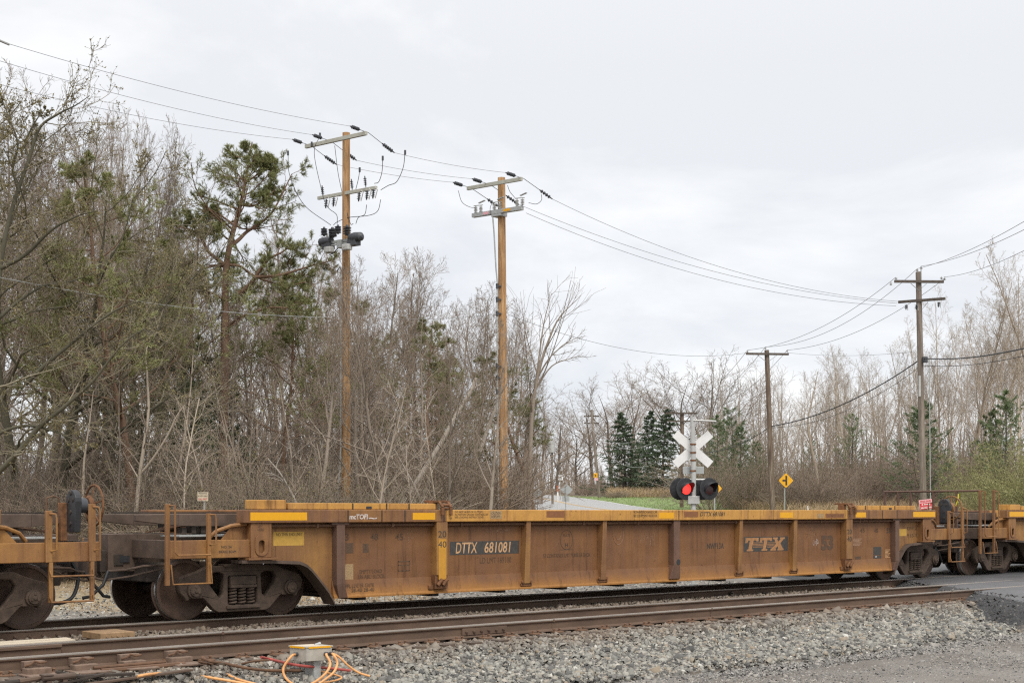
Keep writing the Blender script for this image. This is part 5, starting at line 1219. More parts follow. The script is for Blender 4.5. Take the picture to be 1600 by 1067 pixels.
MB().obox(spot(871.5, 771, 112), CR * .06, CU * .02, Z1 * .2).build('white_band', M_WHITE, sg); MB().obox(spot(871.5, 763, 112), CR * .06, CU * .021, Z1 * .22).build('orange_band', simple('orange_sleeve', (.7, .12, .03)), sg)
MB().tube([Vector((spot(871.5, HZ, 112).x, spot(871.5, HZ, 112).y, ground_z(spot(871.5, HZ, 112).x, spot(871.5, HZ, 112).y) - .2)), spot(871.5, 773, 112)], .05, 6).build('post', M_WHITE, sg)
sg = thing('notice_sign', 'small cream notice on a thin post in front of the left wood', 'sign', (spot(318, HZ, 39).x, spot(318, HZ, 39).y, ground_z(spot(318, HZ, 39).x, spot(318, HZ, 39).y)))
post(319, 782, 39.05, .018, M_GALV, sg); c = spot(317, 775.5, 39); MB().obox(c, CR * .148, CU * .006, Z1 * .122).build('board', simple('cream_sign', (.50, .43, .32), .6, 0, .12, 9), sg)
text_on('WARNING', c - CU * .012 + Z1 * .09, CR, Z1, .24, .035, M_INK, sg); text_on('BURIED CABLE', c - CU * .012 + Z1 * .02, CR, Z1, .26, .035, M_INK2, sg); text_on('CALL FIRST', c - CU * .012 - Z1 * .07, CR, Z1, .25, .05, M_REDS, sg)
wt_ = thing('white_marker', 'thin white marker stake leaning in the dry grass behind the train', 'stake', (spot(1266, HZ, 60).x, spot(1266, HZ, 60).y, ground_z(spot(1266, HZ, 60).x, spot(1266, HZ, 60).y)))
MB().tube([Vector(wt_.location) - Z1 * .1, spot(1262, 790, 60)], .02, 5).build('stake', M_WHITE, wt_)

# ------------------------------------------------------------------ junction box with orange cables
dJ = 18.3
def atJ(px, py, dz=0.0): return spot(px, py, dJ + dz)
jb = spot(482, HZ, dJ); zj = float(gz_bed(jb.y))
JB = thing('junction_box', 'grey steel cable box edged with yellow tape on a short post', 'cable box', (jb.x, jb.y, zj))
ca_ = atJ(479, 1020, -.10); e1 = (CR * -.80 + CU * .60).normalized(); e2 = (CR * .84 + CU * .54).normalized(); lw, rw, hh = .31, .36, .125
cb = ca_ + e1 * lw / 2 + e2 * rw / 2; cb.z = high(480, 1020, jb.y) ; zc_ = CH + (HZ - 1019) / F * dJ
cb.z = zc_
e1h, e2h = e1 * lw / 2, e2 * rw / 2
MB().obox(cb - Z1 * .02, e1h, e2h, Z1 * .085).build('case', M_BOX, JB, .004)
MB().obox(cb + Z1 * .076, e1h * 1.06, e2h * 1.06, Z1 * .010).build('lid', M_BOX, JB, .003)
MB().obox(cb + Z1 * .0865 + e1h * .2, e1h * .8, e2h * .8, Z1 * .0008).build('lid_label', M_PALEW, JB)
tape = M_REFL
for n_, a_, s_ in ((-e2, e1h, rw / 2 * 1.06), (-e1, e2h, lw / 2 * 1.06)):
    MB().obox(cb + Z1 * .072 + n_ * (s_ + .002), a_ * .86, n_ * .002, Z1 * .012).build('yellow_tape', tape, JB)
MB().obox(cb + Z1 * .0862 + e1h * .93, e2h * .9, e1 * .012, Z1 * .0006).build('yellow_tape', tape, JB)
MB().tube([cb + Z1 * .09 + e2h * .3, cb + Z1 * .10 + e2h * .75], [.012, .026], 8).build('padlock', M_GALV, JB)
m = MB(); pc = cb - Z1 * .105
for o_, a_, b_ in ((e2 * .0, .085, .012), (e1 * .07 + e2 * .03, .012, .05), (-e1 * .07 + e2 * .03, .012, .05)):
    q = pc + o_; m.obox(Vector((q.x, q.y, (q.z + zj - .2) / 2)), e1 * a_, e2 * b_, Z1 * ((q.z - zj + .2) / 2))
m.build('post', M_GALV, JB, .003)
g1 = cb - e2h * 1.0 + e1h * .05 + Z1 * -.02; g2 = cb - e1h * 1.0 + e2h * .45 - Z1 * .02; g3 = cb - e1h * 1.0 + e2h * .85 - Z1 * .02
for g_, n_ in ((g1, -e2), (g2, -e1), (g3, -e1)): MB().tube([g_, g_ + n_ * .05], .026, 10).build('cable_gland', M_INSUL, JB, smooth=True)
def cable(pts, r, label, mat=M_ORANGE, name='cable', cat='cable', group=None):
    return tag(MB().tube(spline(pts, 10), r, 8).build(name, mat, None, smooth=True), label, cat, group)
GZ = lambda p: Vector((p.x, p.y, max(p.z, gz_bed(p.y) + .06)))
cable([g1 - e2 * .03, atJ(455, 1025, -.2), atJ(443, 1043, -.25), atJ(446, 1058, -.28), GZ(atJ(460, 1072, -.35)), GZ(atJ(478, 1078, -.4))], .016, 'orange cable looping from the left face of the grey box', group='orange cables of the box')
cable([g2 - e1 * .03, atJ(510, 1023, -.15), atJ(516, 1036, -.2), atJ(510, 1050, -.3), atJ(495, 1063, -.35), GZ(atJ(478, 1072, -.4))], .016, 'orange cable looping down from the right face of the grey box, inner one', group='orange cables of the box')
cable([g3 - e1 * .03, atJ(521, 1022, -.12), atJ(527, 1035, -.15), atJ(521, 1050, -.25), atJ(505, 1063, -.32), GZ(atJ(488, 1074, -.4))], .016, 'orange cable looping down from the right face of the grey box, outer one', group='orange cables of the box')
cable([g3 - e1 * .02 + Z1 * .01, atJ(530, 1026, .0), atJ(545, 1040, .0), GZ(atJ(560, 1050, .05)), GZ(atJ(578, 1056, .05))], .014, 'orange cable running from the grey box to the right into the stones', group='orange cables of the box')
def gcable(pix, r, label, mat, name='cable', lift=.095, group=None, cat='cable'):
    out = []
    for px, py in pix:                                  # laid on the slope of the bed
        dp = 18.0
        for _ in range(30):
            p = spot(px, py, dp); h = gz_bed(p.y) + lift; dp += (p.z - h) * 4.0 if False else 0
            # step along the ray until it meets the bed
            k = (CH - h) / ((py - HZ) / F); dp = .5 * dp + .5 * k
        out.append(spot(px, py, dp))
    return cable(out, r, label, mat, name, group=group, cat=cat)
gcable([(215, 1056), (232, 1053), (262, 1051), (300, 1054), (340, 1060), (375, 1066), (400, 1072)], .017, 'long orange cable lying on the stones at the lower left, nearest the camera', M_ORANGE, group='orange cables on the stones')
gcable([(290, 1052), (318, 1047), (345, 1049), (370, 1060), (395, 1067), (420, 1073)], .016, 'orange cable lying on the stones behind the nearest one', M_ORANGE, group='orange cables on the stones')
gcable([(488, 1046), (510, 1050), (533, 1057), (526, 1062), (505, 1066)], .012, 'thin orange cable end curling on the stones right of the grey box', M_ORANGE, group='orange cables on the stones')
gcable([(408, 1026), (425, 1030), (450, 1036), (475, 1040), (510, 1043), (548, 1047)], .018, 'faded red conduit passing behind the grey box', M_RED, lift=.10)
gcable([(316, 1028), (330, 1033), (350, 1036), (385, 1043), (420, 1047), (470, 1047)], .020, 'rust brown conduit running from the switch to the grey box', M_PIPE, lift=.10)
gcable([(310, 1033), (335, 1038), (362, 1039), (400, 1032), (420, 1031)], .014, 'thin rust brown conduit beside the near rail', M_PIPE, lift=.10)

# ------------------------------------------------------------------ vegetation
def unit(v): return v / np.maximum(np.linalg.norm(v, axis=-1, keepdims=True), 1e-9)
def grow(rng, PP, PR, n, t0, t1, ang, L0, L1, npts, wig, up, rr, rtip, angsd=10, lsd=.22, flat=0.0, rmin=0.0):
    """n side branches on every parent polyline; returns their polylines and radii"""
    N, P, _ = PP.shape
    plen = np.linalg.norm(np.diff(PP, axis=1), axis=2).sum(1)
    t = (np.arange(n)[None] + rng.random((N, n))) / n; tt = t0 + (t1 - t0) * t
    f = tt * (P - 1); i = np.clip(f.astype(int), 0, P - 2); w = (f - i)[..., None]; a = np.arange(N)[:, None]
    pos = PP[a, i] * (1 - w) + PP[a, i + 1] * w; tan = unit(PP[a, i + 1] - PP[a, i]); prad = PR[a, i] * (1 - w[..., 0]) + PR[a, i + 1] * w[..., 0]
    ref = np.where(np.abs(tan[..., 2:3]) < .9, np.array([0, 0, 1.]), np.array([1., 0, 0]))
    u = unit(np.cross(tan, ref)); v = np.cross(tan, u)
    az = np.arange(n)[None] * 2.39996 + rng.uniform(0, 2 * np.pi, (N, 1)) + rng.normal(0, .5, (N, n))
    if flat: az = np.where(rng.random((N, n)) < flat, np.where(np.arange(n)[None] % 2 == 0, 0, np.pi) + rng.normal(0, .25, (N, n)), az)
    an = np.radians(rng.normal(ang, angsd, (N, n)))
    d = unit(np.cos(an)[..., None] * tan + np.sin(an)[..., None] * (np.cos(az)[..., None] * u + np.sin(az)[..., None] * v))
    Ln = (L0 + (L1 - L0) * t) * plen[:, None] * np.clip(rng.normal(1, lsd, (N, n)), .3, 1.8)
    M = N * n; d = d.reshape(M, 3); p = pos.reshape(M, 3); Ln = Ln.reshape(M); r0 = np.maximum(prad.reshape(M) * rr, rmin)
    pts = [p]
    for k in range(npts - 1):
        d = unit(d + rng.normal(0, wig, (M, 3)) + np.array([0, 0, up])); p = p + d * (Ln / (npts - 1))[:, None]; pts.append(p)
    R = r0[:, None] + (np.minimum(rtip, r0) - r0)[:, None] * np.linspace(0, 1, npts)[None] ** .8
    return np.stack(pts, 1), R
def tubes(PP, PR, sides):
    N, P, _ = PP.shape
    t = np.empty_like(PP); t[:, 1:-1] = PP[:, 2:] - PP[:, :-2]; t[:, 0] = PP[:, 1] - PP[:, 0]; t[:, -1] = PP[:, -1] - PP[:, -2]; t = unit(t)
    m = unit(PP[:, -1] - PP[:, 0]); ref = np.where(np.abs(m[:, 2:3]) < .8, np.array([0, 0, 1.]), np.array([1., .2, 0]))[:, None, :]
    u = unit(np.cross(t, np.broadcast_to(ref, t.shape))); v = np.cross(t, u)
    th = np.arange(sides) * 2 * np.pi / sides
    V = PP[:, :, None] + PR[:, :, None, None] * (np.cos(th)[:, None] * u[:, :, None] + np.sin(th)[:, None] * v[:, :, None])
    base = (np.arange(N) * P * sides)[:, None, None] + (np.arange(P - 1) * sides)[None, :, None]; k = np.arange(sides); k2 = (k + 1) % sides
    Fq = np.stack([base + k, base + k2, base + k2 + sides, base + k + sides], -1)
    return V.reshape(-1, 3), Fq.reshape(-1, 4)
def join(parts):
    Vs, Fs, o = [], [], 0
    for V, f in parts: Vs.append(V); Fs.append(f + o); o += len(V)
    return np.vstack(Vs), np.vstack(Fs)
def needles(rng, P, D, n, L_, w, spread=.9, along_=0.0):
    """n narrow blades fanning from each point; each a slim triangle pair"""
    M = len(P); d = unit(D[:, None] + rng.normal(0, spread, (M, n, 3))); s = unit(np.cross(d, rng.normal(0, 1, (M, n, 3))))
    b = P[:, None] + D[:, None] * rng.uniform(-along_, along_ * .3, (M, n, 1)); l = L_ * rng.uniform(.7, 1.2, (M, n, 1))
    V = np.stack([b - s * w * .5, b + s * w * .5, b + d * l + s * w * .25, b + d * l - s * w * .25], 2).reshape(-1, 3)
    return V, np.arange(M * n * 4).reshape(-1, 4)
def trunkline(rng, h, r0, r1, n=12, wig=.03, lean=(0, 0)):
    p = np.zeros(3); d = np.array([lean[0], lean[1], 1.]); out = [p]
    for k in range(n - 1):
        d = unit(d + np.append(rng.normal(0, wig, 2), 0) + np.array([0, 0, .03])); p = p + d * h / (n - 1); out.append(p)
    t = np.linspace(0, 1, n); R = r0 + (r1 - r0) * t ** .8; R[0] *= 1.25
    return np.array(out)[None], R[None]
class Species:
    def __init__(s, name, h, parts): s.name, s.h, s.parts = name, h, parts      # parts: (part name, mesh, stuff?)
def broadleaf(name, seed, h, r0, levels, barks, split=2, sides=(8, 6, 4, 3, 3, 3), lean=(0, 0), wig=.03, buds=None, trunk=None):
    rng = np.random.default_rng(seed)
    L_ = [trunk if trunk else trunkline(rng, h, r0, .02, 12, wig, lean)]
    for lv in levels: L_.append(grow(rng, L_[-1][0], L_[-1][1], **lv))
    tr = join([tubes(P, R, sides[i]) for i, (P, R) in enumerate(L_[:split])]); cr = join([tubes(P, R, sides[i + split]) for i, (P, R) in enumerate(L_[split:])])
    parts = [('trunk', mesh_np(name + '_trunk', *tr, barks[0], True), False), ('crown', mesh_np(name + '_crown', *cr, barks[1], True), False)]
    if buds:
        n, size, mt, lvls = buds; V = []
        for q in lvls:
            P = L_[q][0]; M, K, _ = P.shape; sel = rng.integers(0, M, n); ks = rng.random(n) * (K - 1); i = ks.astype(int); w = (ks - i)[:, None]
            V.append(P[sel, i] * (1 - w) + P[sel, np.minimum(i + 1, K - 1)] * w)
        V = np.vstack(V); D = unit(rng.normal(0, 1, V.shape) + np.array([0, 0, .5]))
        nv, nf = needles(rng, V, D, 2, size, size * .6, .5); parts.append(('leaf_buds', mesh_np(name + '_buds', nv, nf, mt), True))
    return Species(name, h, parts)
LV = dict
SP = {}
def mk_forest(k, seed, bark=M_BARKG, twig=M_TWIG, dens=1.0, lean=(0, 0), t0=.30, up=.10, ang=40):
    return broadleaf('forest_tree_%d' % k, seed, 15, .17, [
        LV(n=int(22 * dens), t0=t0, t1=.985, ang=ang, L0=.36, L1=.10, npts=8, wig=.12, up=up, rr=.50, rtip=.008),
        LV(n=7, t0=.18, t1=.98, ang=38, L0=.48, L1=.22, npts=5, wig=.13, up=.07, rr=.55, rtip=.006, rmin=.008),
        LV(n=6, t0=.12, t1=1, ang=38, L0=.50, L1=.28, npts=4, wig=.12, up=.05, rr=.65, rtip=.0045, rmin=.006),
        LV(n=3, t0=.2, t1=1, ang=35, L0=.50, L1=.35, npts=3, wig=.12, up=.03, rr=.75, rtip=.0035, rmin=.0045)], (bark, twig), lean=lean, wig=.05)
SP['forest'] = [mk_forest(1, 21), mk_forest(2, 22, twig=M_TWIGR, lean=(.12, .05)), mk_forest(3, 23, ang=32, up=.16, t0=.4), mk_forest(4, 24, ang=48, t0=.22, lean=(-.1, .1))]
SP['budding'] = [broadleaf('budding_tree_%d' % k, 40 + k, 12, .21, [
        LV(n=12, t0=.22, t1=.97, ang=52, L0=.62, L1=.22, npts=9, wig=.17, up=.05, rr=.55, rtip=.012),
        LV(n=8, t0=.15, t1=.98, ang=45, L0=.46, L1=.20, npts=6, wig=.17, up=.05, rr=.5, rtip=.007, rmin=.010),
        LV(n=7, t0=.12, t1=1, ang=42, L0=.48, L1=.26, npts=4, wig=.15, up=.04, rr=.6, rtip=.005, rmin=.007),
        LV(n=4, t0=.15, t1=1, ang=42, L0=.45, L1=.35, npts=3, wig=.15, up=.02, rr=.7, rtip=.004, rmin=.005)], (M_BARKM, M_TWIGM), wig=.09, buds=(2600, .05, M_BUD, (3, 4))) for k in range(2)]
SP['sapling'] = [broadleaf('sapling_%d' % k, 60 + k, 7, .05, [
        LV(n=16, t0=.15, t1=.98, ang=45, L0=.34, L1=.14, npts=6, wig=.14, up=.06, rr=.5, rtip=.005, rmin=.010),
        LV(n=6, t0=.15, t1=1, ang=40, L0=.45, L1=.22, npts=4, wig=.13, up=.03, rr=.6, rtip=.004, rmin=.006),
        LV(n=4, t0=.15, t1=1, ang=38, L0=.45, L1=.3, npts=3, wig=.12, up=.02, rr=.7, rtip=.0035, rmin=.0045)], (M_BARKP if k == 0 else M_BARKG, M_TWIGP if k == 0 else M_TWIG), wig=.06, lean=(.1 * k, .05)) for k in range(2)]
def mk_poplar(k, seed, lean=(0, 0)):
    return broadleaf('pale_tree_%d' % k, seed, 18, .13, [
        LV(n=17, t0=.30, t1=.985, ang=36, L0=.34, L1=.10, npts=8, wig=.13, up=.10, rr=.5, rtip=.007),
        LV(n=7, t0=.2, t1=.98, ang=38, L0=.42, L1=.18, npts=5, wig=.14, up=.07, rr=.5, rtip=.005, rmin=.008),
        LV(n=6, t0=.12, t1=1, ang=40, L0=.45, L1=.25, npts=4, wig=.14, up=.04, rr=.6, rtip=.004, rmin=.005),
        LV(n=4, t0=.15, t1=1, ang=40, L0=.45, L1=.3, npts=3, wig=.14, up=.02, rr=.75, rtip=.0035, rmin=.004)], (M_BARKP, M_TWIGP), wig=.07, lean=lean)
SP['pale'] = [mk_poplar(1, 81), mk_poplar(2, 82, (.15, 0)), mk_poplar(3, 83, (-.2, .1))]
SP['maple'] = [broadleaf('round_tree_%d' % k, 90 + k, 16, .30, [
        LV(n=11, t0=.24, t1=.72, ang=44, L0=.66, L1=.42, npts=9, wig=.11, up=.07, rr=.55, rtip=.012),
        LV(n=9, t0=.2, t1=.98, ang=36, L0=.46, L1=.2, npts=6, wig=.12, up=.06, rr=.5, rtip=.009, rmin=.014),
        LV(n=7, t0=.15, t1=1, ang=38, L0=.45, L1=.25, npts=4, wig=.12, up=.04, rr=.65, rtip=.008, rmin=.010),
        LV(n=4, t0=.15, t1=1, ang=38, L0=.45, L1=.3, npts=3, wig=.12, up=.02, rr=.75, rtip=.007, rmin=.008)], (M_BARKD, M_TWIG), wig=.06) for k in range(2)]
def shrub(name, seed, h, nst, mt, spread=.55, buds=None, dens=1):
    rng = np.random.default_rng(seed); P0 = []; R0 = []
    for k in range(nst):
        a = rng.uniform(0, 2 * np.pi); q = rng.uniform(.05, .45) * h * .35; p = np.array([q * math.cos(a), q * math.sin(a), -.1]); d = unit(np.array([math.cos(a) * spread, math.sin(a) * spread, 1.]) + rng.normal(0, .15, 3)); pts = [p]
        L_ = h * rng.uniform(.6, 1.05)
        for j in range(7): d = unit(d + rng.normal(0, .12, 3) + np.array([math.cos(a) * .05, math.sin(a) * .05, -.01])); p = p + d * L_ / 7; pts.append(p)
        P0.append(pts); R0.append(np.linspace(.018, .005, 8) * rng.uniform(.7, 1.3))
    A_ = (np.array(P0), np.array(R0)); B_ = grow(rng, *A_, n=int(9 * dens), t0=.12, t1=1, ang=38, L0=.38, L1=.2, npts=5, wig=.15, up=.05, rr=.6, rtip=.004, rmin=.005)
    C_ = grow(rng, *B_, n=5, t0=.15, t1=1, ang=38, L0=.5, L1=.3, npts=3, wig=.15, up=.03, rr=.7, rtip=.0035, rmin=.0042)
    parts = [('stems', mesh_np(name, *tubes(*A_, 4), mt[0], True), False), ('twigs', mesh_np(name + '_twigs', *join([tubes(*B_, 3), tubes(*C_, 3)]), mt[1], True), False)]
    if buds:
        P = C_[0].reshape(-1, 3); sel = rng.integers(0, len(P), buds[0]); V = P[sel]; D = unit(rng.normal(0, 1, V.shape) + np.array([0, 0, .6]))
        nv, nf = needles(rng, V, D, 2, buds[1], buds[1] * .4, .4); parts.append(('leaf_buds', mesh_np(name + '_buds', nv, nf, buds[2]), True))
    return Species(name, h, parts)
SP['shrub'] = [shrub('brush_1', 101, 3.6, 30, (M_BARKG, M_TWIGR), dens=1.2), shrub('brush_2', 102, 3.2, 30, (M_TWIG, M_TWIG), .8, dens=1.2), shrub('brush_3', 103, 2.4, 34, (M_BARKP, M_TWIG), .9), shrub('brush_4', 104, 3.4, 30, (M_TWIGM, M_TWIGM), .6, (900, .05, M_BUD))]
SP['willow'] = [shrub('willow_1', 111, 6.0, 34, (M_BARKM, M_WILL), .42, (5000, .09, M_WILL), dens=1.5)]
def pine(name, seed, h, r0, barks, need, limbs=26, t0=.35, L0=.30, ang=72, up=.07, nn=30, nl=.15, nw=.017, lean=(0, 0), trunk=None, sub=(7, 5), manual=None):
    rng = np.random.default_rng(seed); T = trunk or trunkline(rng, h, r0, .03, 12, .04, lean)
    L1 = grow(rng, *T, n=limbs, t0=t0, t1=.99, ang=ang, L0=L0, L1=.018 if trunk else .05, npts=8, wig=.13, up=up, rr=.45, rtip=.014)
    tr = [tubes(*T, 9), tubes(*L1, 6)]
    if manual:
        for P, R in manual: tr.append(tubes(P, R, 7))
    L2 = grow(rng, *L1, n=sub[0], t0=.30, t1=.99, ang=45, L0=.45, L1=.2, npts=5, wig=.14, up=.06, rr=.5, rtip=.007, rmin=.009, flat=.5)
    sets = [L2]; cr, nd = [], []
    if manual:
        for P, R in manual:
            S1 = grow(rng, P, R, n=11, t0=.30, t1=1, ang=50, L0=.34, L1=.22, npts=6, wig=.14, up=.08, rr=.42, rtip=.009, rmin=.012); cr.append(tubes(*S1, 4))
            sets.append(grow(rng, *S1, n=5, t0=.25, t1=1, ang=45, L0=.5, L1=.3, npts=4, wig=.14, up=.09, rr=.5, rtip=.006, rmin=.008))
    for S_ in sets:
        cr.append(tubes(*S_, 4)); L3 = grow(rng, *S_, n=sub[1], t0=.3, t1=1, ang=42, L0=.5, L1=.3, npts=3, wig=.12, up=.09, rr=.6, rtip=.005, rmin=.006); cr.append(tubes(*L3, 3))
        for Q in (L3, S_):
            P = Q[0]; D = unit(P[:, -1] - P[:, -2])
            for f in (.1, .4, .65, .9, 1.1): nd.append(needles(rng, P[:, -2] * (1 - f) + P[:, -1] * f, D, max(3, nn // 5), nl, nw, .55, .12))
    return Species(name, h, [('trunk', mesh_np(name + '_trunk', *join(tr), barks[0], True), False), ('branches', mesh_np(name + '_branches', *join(cr), barks[1], True), False), ('needles', mesh_np(name + '_needles', *join(nd), need), True)])
SP['pine'] = [pine('pine_1', 121, 14, .19, (M_BARKO, M_BARKO), M_NEED, lean=(.05, 0)), pine('pine_2', 122, 13, .17, (M_BARKO, M_BARKD), M_NEED, limbs=20, t0=.5, L0=.28)]
SP['darkpine'] = [pine('dark_pine', 123, 12, .18, (M_BARKD, M_BARKD), M_NEEDD, limbs=44, t0=.10, L0=.27, ang=80, nn=16, nl=.2, nw=.03, sub=(7, 4))]
def spruce(name, seed, h, nl=130, ang=92, L0=.27, L1_=.018, up=.03, mt=None, nn=1.3, size=(.13, .042)):
    rng = np.random.default_rng(seed); T = trunkline(rng, h, .14, .015, 10, .025)
    L1 = grow(rng, *T, n=nl, t0=.04, t1=.995, ang=ang, L0=L0, L1=L1_, npts=6, wig=.07, up=up, rr=.35, rtip=.006, lsd=.30)
    L2 = grow(rng, *L1, n=11, t0=.15, t1=1, ang=48, L0=.36, L1=.14, npts=3, wig=.06, up=-.02, rr=.5, rtip=.004, rmin=.005, flat=.8)
    nd = []
    for Q, q in ((L2, 22), (L1, 30)):
        P = Q[0]; 
        for f in (0, .5, 1.): 
            p = P[:, -2] * (1 - f) + P[:, -1] * f; D = unit(P[:, -1] - P[:, -2]); nd.append(needles(rng, p, D, max(2, int(q * nn) // 4), size[0], size[1], .65, .10))
    return Species(name, h, [('trunk', mesh_np(name + '_trunk', *tubes(*T, 8), M_BARKD, True), False), ('branches', mesh_np(name + '_branches', *join([tubes(*L1, 4), tubes(*L2, 3)]), M_BARKD, True), False), ('needles', mesh_np(name + '_needles', *join(nd), mt or M_NEEDS), True)])
SP['spruce'] = [spruce('spruce_1', 131, 9), spruce('spruce_2', 132, 9)]
SP['softpine'] = [spruce('soft_pine_1', 133, 8, 58, 66, .42, .05, .07, M_NEEDG, .8, (.16, .03)), spruce('soft_pine_2', 134, 8, 46, 62, .46, .06, .08, M_NEEDG, .7, (.15, .028))]

class Planter:
    n = 0
def plant(sp, x, y, h, label, cat='tree', name='bare_tree', group=None, rz=None, dz=0.0, tilt=(0, 0), fat=1.0):
    rg = random.Random(Planter.n * 7 + 1); Planter.n += 1
    root = thing(name, label, cat, (x, y, ground_z(x, y) - .05 + dz), group)
    s = h / sp.h; root.scale = (s * fat, s * fat, s); root.rotation_euler = (tilt[0], tilt[1], rg.uniform(0, 6.28) if rz is None else rz)
    for pn, me, st in sp.parts:
        o = bpy.data.objects.new(pn, me); col.objects.link(o); o.parent = root
        if st: o['kind'] = 'stuff'
    return root
def plant_px(sp, px, dp, top, label, **kw):
    p = spot(px, HZ, dp); h = CH + (HZ - top) / F * dp - ground_z(p.x, p.y)
    return plant(sp, p.x, p.y, max(h, .8), label, **kw)

# --- the big pine behind the train at the left, limb by limb
dP = 59.0
def imgline(pix, dp, dzs, r0, r1, n=4):
    pts = [spot(a, b, dp + z) for (a, b), z in zip(pix, dzs)]; C_ = catmull([tuple(p) for p in pts], n); R = np.linspace(r0, r1, len(C_)); return C_[None], R[None]
def rel(item, o): return item[0] - np.array(o)[None, None], item[1]
bp_ = spot(352, HZ, dP); bz = ground_z(bp_.x, bp_.y); org = (bp_.x, bp_.y, bz)
Tm = imgline([(348, 812), (350, 640), (352, 520), (352, 455), (354, 414), (361, 374), (372, 335), (381, 296), (388, 258), (394, 222)], dP, [0, 0, .1, .1, 0, -.1, 0, .1, .1, 0], .22, .025)
man = [imgline(p, dP, z, r, .018) for p, z, r in (
    ([(352, 415), (338, 404), (324, 391), (310, 366), (290, 357), (270, 352)], [0, -.2, -.5, -.8, -1.0, -1.1], .085),
    ([(361, 384), (374, 374), (386, 362), (405, 350), (425, 332), (440, 305), (456, 272)], [0, .2, .4, .5, .6, .8, .9], .085),
    ([(372, 460), (390, 446), (400, 431), (420, 405), (437, 396), (455, 385)], [-.3, -.4, -.6, -.8, -.9, -1.0], .10),
    ([(397, 433), (418, 432), (437, 430), (465, 422), (490, 414), (515, 408)], [-.6, -.8, -1.0, -1.2, -1.3, -1.4], .07),
    ([(352, 416), (330, 416), (310, 424), (292, 430), (276, 432)], [0, .4, .7, .9, 1.1], .06),
    ([(355, 414), (375, 416), (392, 428), (420, 440), (450, 446), (480, 440)], [0, .5, .9, 1.2, 1.4, 1.5], .06),
    ([(352, 470), (335, 460), (318, 452), (300, 444), (280, 441)], [0, -.5, -.9, -1.1, -1.2], .05),
    ([(351, 520), (368, 500), (395, 488), (430, 480), (470, 486)], [0, -.4, -.8, -1.1, -1.4], .06),
    ([(376, 320), (395, 322), (415, 312), (430, 296)], [0, -.3, -.5, -.5], .05),
    ([(366, 352), (350, 340), (338, 333), (322, 330)], [0, .3, .4, .5], .045),
    ([(383, 285), (398, 276), (412, 262), (424, 252)], [0, .2, .3, .3], .04))]
man = [(P, R * 1.1) for P, R in man]
big = pine('big_pine', 141, 14, .2, (M_BARKO, M_BARKO), M_NEED, limbs=26, t0=.54, L0=.205, ang=80, up=.05, trunk=rel(Tm, org), manual=[rel(q, org) for q in man], nn=22, nl=.12, nw=.0125, sub=(9, 6))
bigr = thing('pine_tree', 'tall crooked pine with orange forked trunk left of the tallest pole', 'tree', org)
for pn, me, st in big.parts:
    o = bpy.data.objects.new(pn, me); col.objects.link(o); o.parent = bigr
    if st: o['kind'] = 'stuff'

# --- trees drawn limb by limb: the mossy one at the left edge, the leaning bare one at the road, the dead trunks
def limbtree(name, label, lines, dp, barks, seed, levels, group=None, buds=None, base=None):
    rng = np.random.default_rng(seed); b = spot(base[0], HZ, dp); o_ = (b.x, b.y, ground_z(b.x, b.y))
    big_, small = [], []
    last = []
    for pix, zs, r0, r1 in lines:
        q = rel(imgline(pix, dp, zs, r0, r1), o_); big_.append(tubes(*q, 8)); cur = q
        for lv in levels: cur = grow(rng, *cur, **lv); small.append(tubes(*cur, 3 if lv['rr'] > .55 else 5)); last.append(cur[0])
    parts = [('trunk', mesh_np(name, *join(big_), barks[0], True), False)]
    if small: parts.append(('crown', mesh_np(name + '_crown', *join(small), barks[1], True), False))
    if buds:
        P = np.vstack([q.reshape(-1, 3) for q in last]); V = P[rng.integers(0, len(P), buds[0])]; D = unit(rng.normal(0, 1, V.shape) + np.array([0, 0, .5]))
        parts.append(('leaf_buds', mesh_np(name + '_buds', *needles(rng, V, D, 2, buds[1], buds[1] * .6, .5), buds[2]), True))
    r_ = thing(name, label, 'tree', o_, group)
    for pn, me, st in parts:
        o = bpy.data.objects.new(pn, me); col.objects.link(o); o.parent = r_
        if st: o['kind'] = 'stuff'
MOSSY = [LV(n=12, t0=.15, t1=.98, ang=52, L0=.34, L1=.10, npts=6, wig=.18, up=.07, rr=.45, rtip=.007, rmin=.010), LV(n=8, t0=.1, t1=1, ang=42, L0=.5, L1=.28, npts=5, wig=.16, up=.05, rr=.6, rtip=.005, rmin=.006), LV(n=5, t0=.1, t1=1, ang=42, L0=.45, L1=.3, npts=3, wig=.15, up=.03, rr=.7, rtip=.004, rmin=.0045)]
